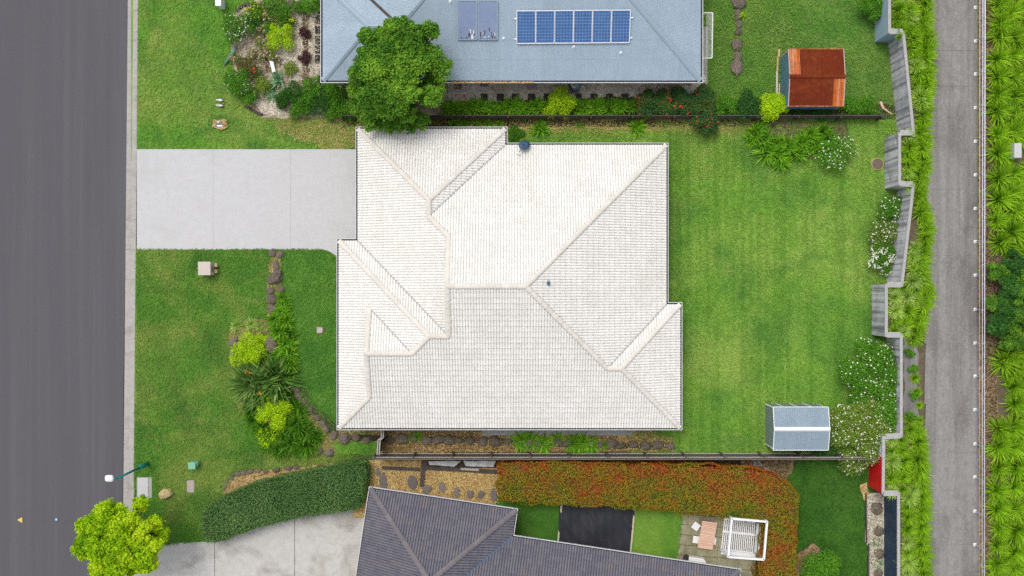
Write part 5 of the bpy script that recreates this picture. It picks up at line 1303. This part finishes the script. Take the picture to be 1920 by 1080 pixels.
# hedges
def hedge(label, pts, zt, mat, dens, leaf, tint, seed, corem, wob=.09):
    r = np.random.RandomState(seed); top = PP(pts, zt); poly = [(p.x, p.y) for p in top]; c = sum(top, Vector())/len(top)
    root = thing('hedge', label, 'hedge', (c.x, c.y, 0))
    ar = sum(poly[i-1][0]*poly[i][1]-poly[i][0]*poly[i-1][1] for i in range(len(poly)))
    if ar < 0: poly = poly[::-1]
    per = sum(math.hypot(poly[i][0]-poly[i-1][0], poly[i][1]-poly[i-1][1]) for i in range(len(poly)))
    nt_ = int(poly_area(poly)*dens); q = sample_poly(poly, nt_, r)
    p1 = np.c_[q, np.full(nt_, zt)]; d = np.full(nt_, 9.0)
    for i in range(len(poly)):
        a, b = np.array(poly[i-1]), np.array(poly[i]); ab = b-a; t = (((q-a)@ab)/(ab@ab)).clip(0, 1); d = np.minimum(d, np.linalg.norm(q-a-t[:, None]*ab, axis=1))
    p1[:, 2] -= (.22-d.clip(0, .22))**2*3.5; p1[:, 2] += (vnoise(p1, .7, seed)-.5)*wob*2+(vnoise(p1, 2.2, seed+1)-.5)*wob+r.normal(0, .03, nt_)
    n1 = np.tile([0, 0, 1.], (nt_, 1))
    ns = int(per*zt*dens*.6); P2 = np.zeros((ns, 3)); N2 = np.zeros((ns, 3)); seg = []
    for i in range(len(poly)):
        a, b = np.array(poly[i-1]), np.array(poly[i]); seg.append((a, b, np.linalg.norm(b-a)))
    ls = np.array([s_[2] for s_ in seg]); kk = r.choice(len(seg), ns, p=ls/ls.sum())
    for j in range(ns):
        a, b, l_ = seg[kk[j]]; t = r.rand(); e_ = (b-a)/max(l_, 1e-6); P2[j, :2] = a+(b-a)*t; N2[j] = (e_[1], -e_[0], .15)
    P2[:, 2] = zt*(r.rand(ns)**.7)*.98+.03; P2[:, :2] += N2[:, :2]*((vnoise(P2, .8, seed+3)-.5)*wob*2+r.normal(0, .03, ns))[:, None]
    p = np.r_[p1, P2]; nn = unit(np.r_[n1, N2]+r.normal(size=p.shape)*.6); N = len(p)
    leafcards('foliage', p, nn, leaf*r.uniform(.6, 1.4, N), tint(p, r), mat, root, .55)
    cx, cy = np.mean([v[0] for v in poly]), np.mean([v[1] for v in poly])
    core = []
    nP = len(poly)
    for i in range(nP):
        a, b, c_ = [Vector(poly[k % nP]) for k in (i-1, i, i+1)]; e1_, e2_ = (b-a).normalized(), (c_-b).normalized()
        n_a, n_b = Vector((e1_.y, -e1_.x)), Vector((e2_.y, -e2_.x)); core.append(b-(n_a+n_b)/max(.5, 1+n_a.dot(n_b))*.13)
    MB().prism(core, 0, zt-.16).build('solid_core', corem, root)  # solid dark filler added inside the leaf shell to stop see-through gaps
M_core1 = surf('hedge_core', (.018, .045, .014), (.03, .06, .02), 8, .95, .5)
M_core2 = surf('photinia_core', (.07, .05, .015), (.10, .07, .02), 8, .95, .5)
hedge('clipped dark green hedge curving beside the weathered driveway', [(375, 965), (378, 1003), (386, 1017), (402, 1018), (425, 1011), (480, 990), (560, 970), (640, 960), (674, 953), (684, 930), (688, 884), (682, 869), (640, 872), (560, 888), (480, 906), (420, 931), (386, 952)],
      1.4, L_hedge, 560, .085, lambda p, r: (r.beta(2, 2.2, len(p))*.7+vnoise(p, .35, 3)*.3).clip(0, 1), 31, M_core1, .05)
def ph_t(p, r):
    a = vnoise(p, .28, 71); b = vnoise(p, .75, 72); c_ = vnoise(p, 1.6, 73)
    top = np.interp(p[:, 1], [P(0, 950, 1.8).y, P(0, 875, 1.8).y], [-.10, .14]); side = np.interp(p[:, 0], [P(1380, 0, 1.8).x, P(1470, 0, 1.8).x], [0, .12])
    return (.11+.24*a+.30*b+.16*c_+top*1.1+side+r.normal(0, .16, len(p))).clip(0, 1)
hedge('L shaped photinia hedge with red and olive leaves', [(934, 892), (940, 871), (1000, 866), (1100, 868), (1180, 871), (1300, 874), (1400, 879), (1440, 886), (1466, 903), (1490, 912), (1500, 935), (1498, 975), (1494, 1010), (1490, 1130), (1424, 1130), (1428, 1050), (1437, 978), (1350, 967), (1280, 960), (1180, 953), (1050, 946), (990, 943), (938, 938)],
      1.8, L_photinia, 480, .10, ph_t, 37, M_core2, .13)

# shrubs of the white house's garden
WF = lambda n, s=.085, b=None: (F_white, n, s, b)
pat3 = lambda p, r: (r.beta(2, 2, len(p))*.6+vnoise(p, 1.2, 9)*.4).clip(0, 1)
bush('small white flowering shrub under the grey retaining wall, upper one of three', 1667, 389, 24, 1.0, L_mid, 1500, .085, 12, WF(60), group='white flowering shrubs at the wall')
bush('olive white flowering shrub under the grey retaining wall, middle one of three', 1655, 440, 28, 1.0, L_olive, 1900, .08, 14, WF(90), group='white flowering shrubs at the wall')
bush('shrub smothered in white flowers above the stepped wall corner', 1654, 482, 30, 1.0, L_mid, 2000, .08, 14, WF(300, .085, .9), group='white flowering shrubs at the wall')
bush('white flowering shrub beside the strappy clumps at the top of the back lawn', 1568, 286, 32, 1.1, L_mid, 2400, .08, 15, WF(110))
bush('large dark flowering shrub in the right corner of the back lawn', 1637, 702, 66, 1.8, L_mid, 8500, .10, 26, WF(210, .09), blob=(.22, .32))
bush('glossy green shrub between the big flowering shrub and the wall', 1672, 772, 42, 1.6, L_mid, 4500, .11, 18, WF(30), ell=1.5)
bush('pale olive shrub spilling white flowers beside the grey shed', 1612, 805, 64, 2.0, L_olive, 9500, .085, 28, WF(420, .085), blob=(.22, .32), ell=1.15)
bush('overhanging tip of white flowering shrub above the deep green lawn', 1596, 868, 29, 1.0, L_olive, 1500, .085, 14, WF(90), ell=.5)
bush('dark low shrub at the foot of the grey shed', 1546, 850, 22, .9, L_deep, 1100, .10, 10, ell=.5)
bush('lime green shrub above the flax in the front bed', 463, 660, 31, .85, L_lime, 2100, .085, 13, group='lime shrubs in the front bed')
bush('larger lime green shrub below the flax in the front bed', 513, 772, 31, .95, L_lime, 2600, .085, 15, group='lime shrubs in the front bed')
bush('small lime shrub at the lower left of the flax plants', 503, 757, 18, .6, L_lime, 700, .085, 9, group='lime shrubs in the front bed')
bush('yellowish groundcover at the foot of the larger lime shrub', 500, 818, 22, .5, L_lime, 700, .08, 9)
bush('yellow green groundcover beside the big brown rock', 492, 638, 14, .35, L_lime, 450, .07, 8)
front = [(529, 560, 15), (533, 572, 15), (528, 588, 18), (515, 600, 20), (535, 604, 19), (524, 622, 21), (540, 628, 18), (535, 645, 21), (541, 662, 20), (530, 676, 18), (543, 684, 20), (540, 700, 18), (522, 660, 15), (507, 668, 15), (496, 655, 12)]
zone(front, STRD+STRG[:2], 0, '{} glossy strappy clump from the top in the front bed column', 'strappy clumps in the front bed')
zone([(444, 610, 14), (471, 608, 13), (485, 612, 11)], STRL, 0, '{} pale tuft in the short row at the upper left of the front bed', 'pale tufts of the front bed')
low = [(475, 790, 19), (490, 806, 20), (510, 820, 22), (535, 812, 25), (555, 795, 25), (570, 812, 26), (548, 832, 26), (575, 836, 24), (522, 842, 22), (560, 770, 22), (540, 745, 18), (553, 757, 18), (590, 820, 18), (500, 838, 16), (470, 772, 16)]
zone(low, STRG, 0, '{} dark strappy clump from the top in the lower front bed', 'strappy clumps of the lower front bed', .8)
fx = clump(474, 721, 42, [FLAX[0]], 0, 'flax'); tag(fx, 'left one of three dark spiky flax plants in the front bed', 'plant', 'flax plants in the front bed')
fx = clump(496, 742, 37, [FLAX[1]], 0, 'flax'); tag(fx, 'lowest of three dark spiky flax plants in the front bed', 'plant', 'flax plants in the front bed')
fx = clump(513, 712, 41, [FLAX[1]], 0, 'flax'); tag(fx, 'right one of three dark spiky flax plants in the front bed', 'plant', 'flax plants in the front bed')
for i, (x, y) in enumerate(((463, 697), (487, 738), (466, 695))[:2]):
    c_ = P(x, y, 1.0); n = 14; o = leafcards('flower_spike', np.array([tuple(c_)]*n)+rs.normal(0, .08, (n, 3)), rs.normal(size=(n, 3))+np.array([0, 0, 1]), np.full(n, .13), rs.rand(n), F_orange)
    tag(o, f"orange flower spike {'above' if i == 0 else 'in the middle of'} the flax plants", 'flower')
bk_ = [(1418, 250, 20), (1432, 262, 22), (1424, 240, 18), (1440, 284, 24), (1462, 290, 25), (1455, 272, 22), (1478, 276, 22), (1495, 288, 20), (1505, 268, 22), (1520, 254, 20), (1530, 272, 22), (1543, 282, 20), (1545, 246, 18), (1410, 262, 16), (1555, 262, 18), (1465, 305, 18)]
zone(bk_, STRD, 0, '{} lush strappy clump from the top in the back lawn bed', 'strappy clumps in the back bed')
tp2 = [(x+rnd.uniform(-3, 3), 202+rnd.uniform(-4, 4), rnd.uniform(15, 20)) for x in range(838, 1022, 13)]+[(x+rnd.uniform(-3, 3), 201+rnd.uniform(-4, 5), rnd.uniform(15, 20)) for x in range(1078, 1186, 13)]
tp2 = sorted(tp2)
for i, (x, y, r) in enumerate(tp2): tag(clump(x, y, r, STRD, 0), f'{nth(i)} strappy clump from the left in the row below the pavers', 'plant', 'strappy row below the square pavers')
for i, (x, y, r) in enumerate([(850, 234, 12), (870, 235, 12), (892, 235, 12), (915, 234, 12), (936, 235, 11), (1013, 240, 18), (1088, 234, 9), (1195, 238, 18)]):
    tag(clump(x, y, r, STRD, 0), f'{nth(i)} strappy clump from the left below the dark timber fence', 'plant', 'clumps below the dark fence')
bush('bright weedy groundcover at the house corner below the satellite dish fence', 968, 250, 17, .3, L_mid, 700, .08, 10, ell=.8)
for i, (x, y, r) in enumerate([(770, 821, 9), (783, 819, 11), (976, 828, 19), (996, 829, 19), (1018, 832, 19), (1045, 824, 13), (1074, 831, 20), (1092, 832, 20), (1108, 834, 16), (1134, 836, 10), (926, 823, 6)]):
    tag(clump(x, y, r, STRD, 0, hz=.6), f"{nth(i)} bright leafy clump from the upper left in the mulch beside the white house", 'plant', 'clumps in the side strip').location.z = .12
# upper neighbour shrubs
bush('lime green shrub standing among the square pavers', 1048, 196, 29, 1.1, L_lime, 1900, .10, 13)
bush('bright lime shrub beside the blue shed wall', 1452, 200, 27, 1.2, L_street, 1900, .09, 13)
rt = lambda p, r: (r.beta(2, 2, len(p))*.5+(vnoise(p, .8, 4) > .62)*.4*r.rand(len(p))).clip(0, 1)
for i, (x, y, r_, lab) in enumerate([(1212, 196, 24, 'left red tipped shrub beside the pebbled yard'), (1245, 194, 24, 'second red tipped shrub beside the pebbled yard'), (1278, 192, 26, 'third red tipped shrub beside the pebbled yard'), (1318, 190, 30, 'right red tipped shrub at the end of the concrete path')]):
    bush(lab, x, y, r_, 1.3, L_redtip, 1900, .12, 13, (F_red, 26, .12, .5), group='red tipped shrubs', tint=rt)
bush('red flowering shrub hanging over the dark timber fence', 1323, 232, 24, 1.4, L_redtip, 1300, .11, 11, (F_red, 26, .10, None), tint=rt)
bush('yellowish green shrub right of the red tipped shrubs', 1362, 200, 22, 1.0, L_mid, 1200, .11, 11)
bush('dark blue green shrub left of the bright lime shrub', 1402, 198, 28, 1.0, L_deep, 1900, .10, 13)
for i, (x, y, r_) in enumerate([(1498, 210, 16), (1540, 210, 18), (1592, 198, 20), (1622, 200, 24)]):
    bush(f"{nth(i)} dark groundcover shrub from the left behind the rusty shed", x, y, r_, .5, L_deep if i < 2 else L_mid, 900, .09, 10, group='groundcover behind the rusty shed', ell=.7)
bush('bright green shrub against the blue wall at the upper edge', 1637, 10, 25, 1.4, L_mid, 1900, .10, 13)
bush('tiny lime weed at the rock line on the upper lawn', 1391, 29, 7, .3, L_lime, 130, .08, 5)
# upper left garden
surf_leaf = leafm('purple_leaf', [(0, (.02, .012, .015)), (.5, (.06, .03, .035)), (1, (.13, .06, .06))])
UL = [('round glossy shrub speckled white at the edge of the upper garden', 447, 53, 28, 1.1, L_mid, 2000, WF(70, .07)),
      ('round glossy shrub below the hose in the upper garden', 449, 155, 27, 1.1, L_mid, 1900, WF(30, .06)),
      ('small green shrub at the lower tip of the upper garden', 467, 183, 16, .7, L_mid, 800, None),
      ('lime green shrub in the middle of the upper garden', 527, 70, 27, .9, L_street, 1600, None),
      ('shrub with yellow flowers beside the pebble strip', 536, 38, 18, .7, L_mid, 800, (F_yellow, 45, .10, .8)),
      ('green shrub at the upper edge of the upper garden', 520, 8, 28, 1.0, L_mid, 1600, None),
      ('low plant with yellow flowers beside the dark curved edging', 478, 22, 18, .6, L_mid, 800, (F_yellow, 60, .08, None)),
      ('reddish green shrub above the lower glossy shrub', 468, 128, 22, .7, L_redtip, 1100, (F_red, 4, .2, None)),
      ('small dark shrub left of the pink flowers', 478, 42, 15, .6, L_deep, 700, None),
      ('green shrub beside the corner of the metal roof', 585, 10, 18, .8, L_mid, 900, None)]
UL += [('dark low shrub between the yellow flowers and the lime shrub', 505, 50, 14, .5, L_mid, 500, None),
       ('feathery green plant beside the pebble path above the agave', 545, 128, 13, .5, L_olive, 400, None),
       ('dark purple leaved plant on the mulch beside the pebble strip', 572, 62, 11, .5, surf_leaf, 420, None),
       ('dark purple groundcover lower on the mulch beside the pebble strip', 571, 108, 12, .4, surf_leaf, 420, None),
       ('olive shrub beside the lower glossy shrub in the upper garden', 492, 160, 17, .6, L_olive, 700, None),
       ('green sprig at the upper end of the pebble path', 561, 14, 14, .6, L_mid, 500, None)]
for lab, x, y, r_, h_, m, n, fl in UL: bush(lab, x, y, r_, h_, m, n, .085, 12, fl)
for i, (x, y, r_) in enumerate([(497, 14, 12), (503, 32, 13), (492, 55, 13), (490, 82, 16), (502, 100, 14), (515, 108, 10), (440, 108, 11), (480, 104, 14)]):
    bush(f'{nth(i)} pink flowering plant from the top in the upper garden', x, y, r_, .5, L_olive, 380, .07, 8, (F_pink, 34, .085, None), group='pink flowers in the upper garden')
for i, (x, y, r_) in enumerate([(555, 178, 24), (585, 170, 24), (560, 200, 22), (600, 192, 26), (628, 178, 24), (630, 205, 20), (535, 185, 18), (655, 205, 20), (612, 150, 16)]):
    bush(f'{nth(i)} loose leafy plant in the tangle left of the large tree', x, y, r_, .8, L_mid if i % 3 else L_deep, 1000, .13, 10, group='leafy tangle left of the large tree', aspect=.3)
for i, (x, y, r_) in enumerate([(522, 148, 21), (508, 174, 17), (519, 182, 13)]):
    o = clump(x, y, r_, AGA, 0, 'agave', hz=.7); tag(o, ['large pale green agave rosette below the bench', 'smaller agave rosette below the large agave', 'lowest agave rosette in the upper garden'][i], 'agave')
for i in range(9):
    a = (857+i*2.2, 178+rs.rand()*8); o = leafcards('red_flower', np.array([tuple(P(a[0], a[1], .9))]*4)+rs.normal(0, .04, (4, 3)), rs.normal(size=(4, 3))+np.array([0, 0, 2]), np.full(4, .14), rs.rand(4), F_red) if i in (0, 3, 6) else None
    if o: tag(o, f"{['left', 'middle', 'right'][i//3]} red flower head at the left end of the strappy row", 'flower', 'red flowers at the strappy row')
# right bank dense shrubs
TH = [(1878, 512, 24, 1.3), (1902, 496, 28, 1.6), (1925, 520, 30, 1.7), (1893, 538, 28, 1.9), (1915, 556, 30, 1.9), (1870, 572, 24, 1.5), (1894, 580, 28, 1.7), (1874, 606, 27, 1.6), (1906, 600, 28, 1.9), (1922, 628, 28, 1.6), (1893, 634, 24, 1.3), (1940, 580, 30, 1.7)]
for i, (x, y, r_, h_) in enumerate(sorted(TH, key=lambda q: q[1])):
    bush(f'{nth(i)} glossy dark shrub from the top in the thicket right of the railing', x, y, r_, h_, L_tree if i % 3 else L_deep, 1500, .15, 12, group='thicket right of the railing', zb=ZB, tint=pat3, blob=(.2, .36))
for i, (x, y) in enumerate([(1706, 662), (1712, 690), (1714, 742), (1708, 780)]):
    bush(f'{nth(i)} small plant from the top on the bare strip behind the grey wall', x, y, 9, .4, L_mid, 260, .10, 7, zb=ZB, group='small plants behind the grey wall')
# lower right
bush('round green shrub in the deep green lawn at the lower edge', 1537, 1062, 34, 1.3, L_mid, 3000, .10, 16)
zone([(1643, 1016, 13), (1646, 1058, 15)], REED, 0, '{} blue green tuft from the top between rocks on the pebble strip', 'tufts on the pebble strip', .7)
bush('sprig of red leaves on the tarp beside the photinia hedge', 940, 866, 9, .7, L_redtip, 200, .12, 6, (F_red, 10, .12, None))

# ------------------------------------------------------------------ ground cover: grass blades, chips
EXCL = [[(250, 1030), (384, 1014), (402, 1011), (552, 968), (690, 943), (690, 1200), (250, 1200)], [(250, 278), (635, 278), (672, 278), (672, 455), (634, 452), (636, 500), (631, 480), (606, 466), (250, 466)], B_topleft, [(1310, 48), (1328, 48), (1328, 168), (1310, 168)],
        [(840, 140), (1322, 140), (1326, 222), (840, 222)], [(255, 893), (287, 893), (287, 936), (255, 936)], [(350, 899), (365, 899), (365, 925), (350, 925)],
        [(592, 611), (608, 611), (608, 627), (592, 627)], [(1632, 296), (1656, 296), (1656, 320), (1632, 320)]]
def grass():
    for pts, key, dens in LAWNS:
        poly = [(max(245, min(1735, x)), max(-12, min(1092, y))) for x, y in pts]
        ar = poly_area(poly)/S/S
        if ar < .5: continue
        n = int(ar*dens); q = sample_poly(poly, n)
        q = q+rs.normal(0, 5 if key in ('tan', 'front', 'top', 'back') else 1.5, q.shape)
        q = q[q[:, 0] > 259.8-q[:, 1].clip(0)*9/1080]
        for ex_ in EXCL:
            q = q[~in_poly(q[:, 0], q[:, 1], ex_)]
        if key != 'inner':
            q = q[~in_poly(q[:, 0], q[:, 1], [(526, 470), (606, 470), (634, 486), (636, 806), (552, 712), (540, 640)])] if key == 'front' else q
        n = len(q); x = (q[:, 0]-960)/S; y = (540-q[:, 1])/S
        p = np.c_[x, y, np.full(n, .10)+rs.rand(n)*.03]
        nn = np.array([0, 0, 1.])+rs.normal(size=(n, 3))*.45
        o = leafcards('grass', p, nn, rs.uniform(.07, .15, n), rs.uniform(.06, .98, n)**1.25, LAWN[key], None, .3, .15)
        tag(o, 'short blades of the %s lawn' % key, 'grass', None, 'stuff')
LAYZ = 0.004*LAYER[0]
grass()
def chips(label, pts, dens, mat, sz, z=.19, name='mulch_chips', cat='mulch'):
    poly = pts; n = int(poly_area(poly)/S/S*dens); q = sample_poly(poly, n); n = len(q)
    p = np.c_[(q[:, 0]-960)/S*(H-z)/H, (540-q[:, 1])/S*(H-z)/H, z+rs.rand(n)*.03]
    o = leafcards(name, p, np.array([0, 0, 1.])+rs.normal(size=(n, 3))*.45, rs.uniform(*sz, n), rs.rand(n), mat, None, .55, .1); tag(o, label, cat, None, 'stuff')
chips('dry mulch scattered over the upper garden', [(446, 14), (520, -8), (600, -8), (600, 150), (650, 215), (492, 214), (442, 160), (434, 60)], 130, C_peb, (.05, .11), .2)
chips('bark mulch scattered along the strip beside the white house', [(720, 806), (900, 806), (900, 824), (1190, 824), (1262, 824), (1262, 846), (720, 848)], 260, C_dry, (.05, .13))
chips('dry chips in the front bed', [(432, 628), (500, 622), (510, 650), (560, 850), (640, 850), (600, 815), (550, 730), (432, 690)], 150, C_dry, (.05, .12))
chips('golden pebbles of the gravel yard', [(690, 866), (936, 882), (936, 945), (690, 930)], 260, C_gold, (.05, .10), .2, 'gravel', 'gravel')
chips('grey pebbles of the side yard', [(842, 155), (1318, 155), (1318, 173), (842, 173)], 200, C_peb, (.04, .09), .2, 'gravel', 'gravel')
chips('pale pebbles under the navy wall', [(1626, 928), (1656, 928), (1656, 1085), (1629, 1085)], 240, C_peb, (.05, .10), .22, 'gravel', 'gravel')
chips('brown litter beside the railing', [(1842, -8), (1866, -8), (1870, 480), (1870, 780), (1862, 1088), (1842, 1088)], 170, C_bark, (.06, .16), ZB+.03, 'leaf_litter', 'leaf litter')
chips('bark litter behind the photinia hedge', [(1392, 862), (1486, 862), (1468, 904), (1445, 900)], 200, C_bark, (.06, .14), .2, 'leaf_litter', 'leaf litter')
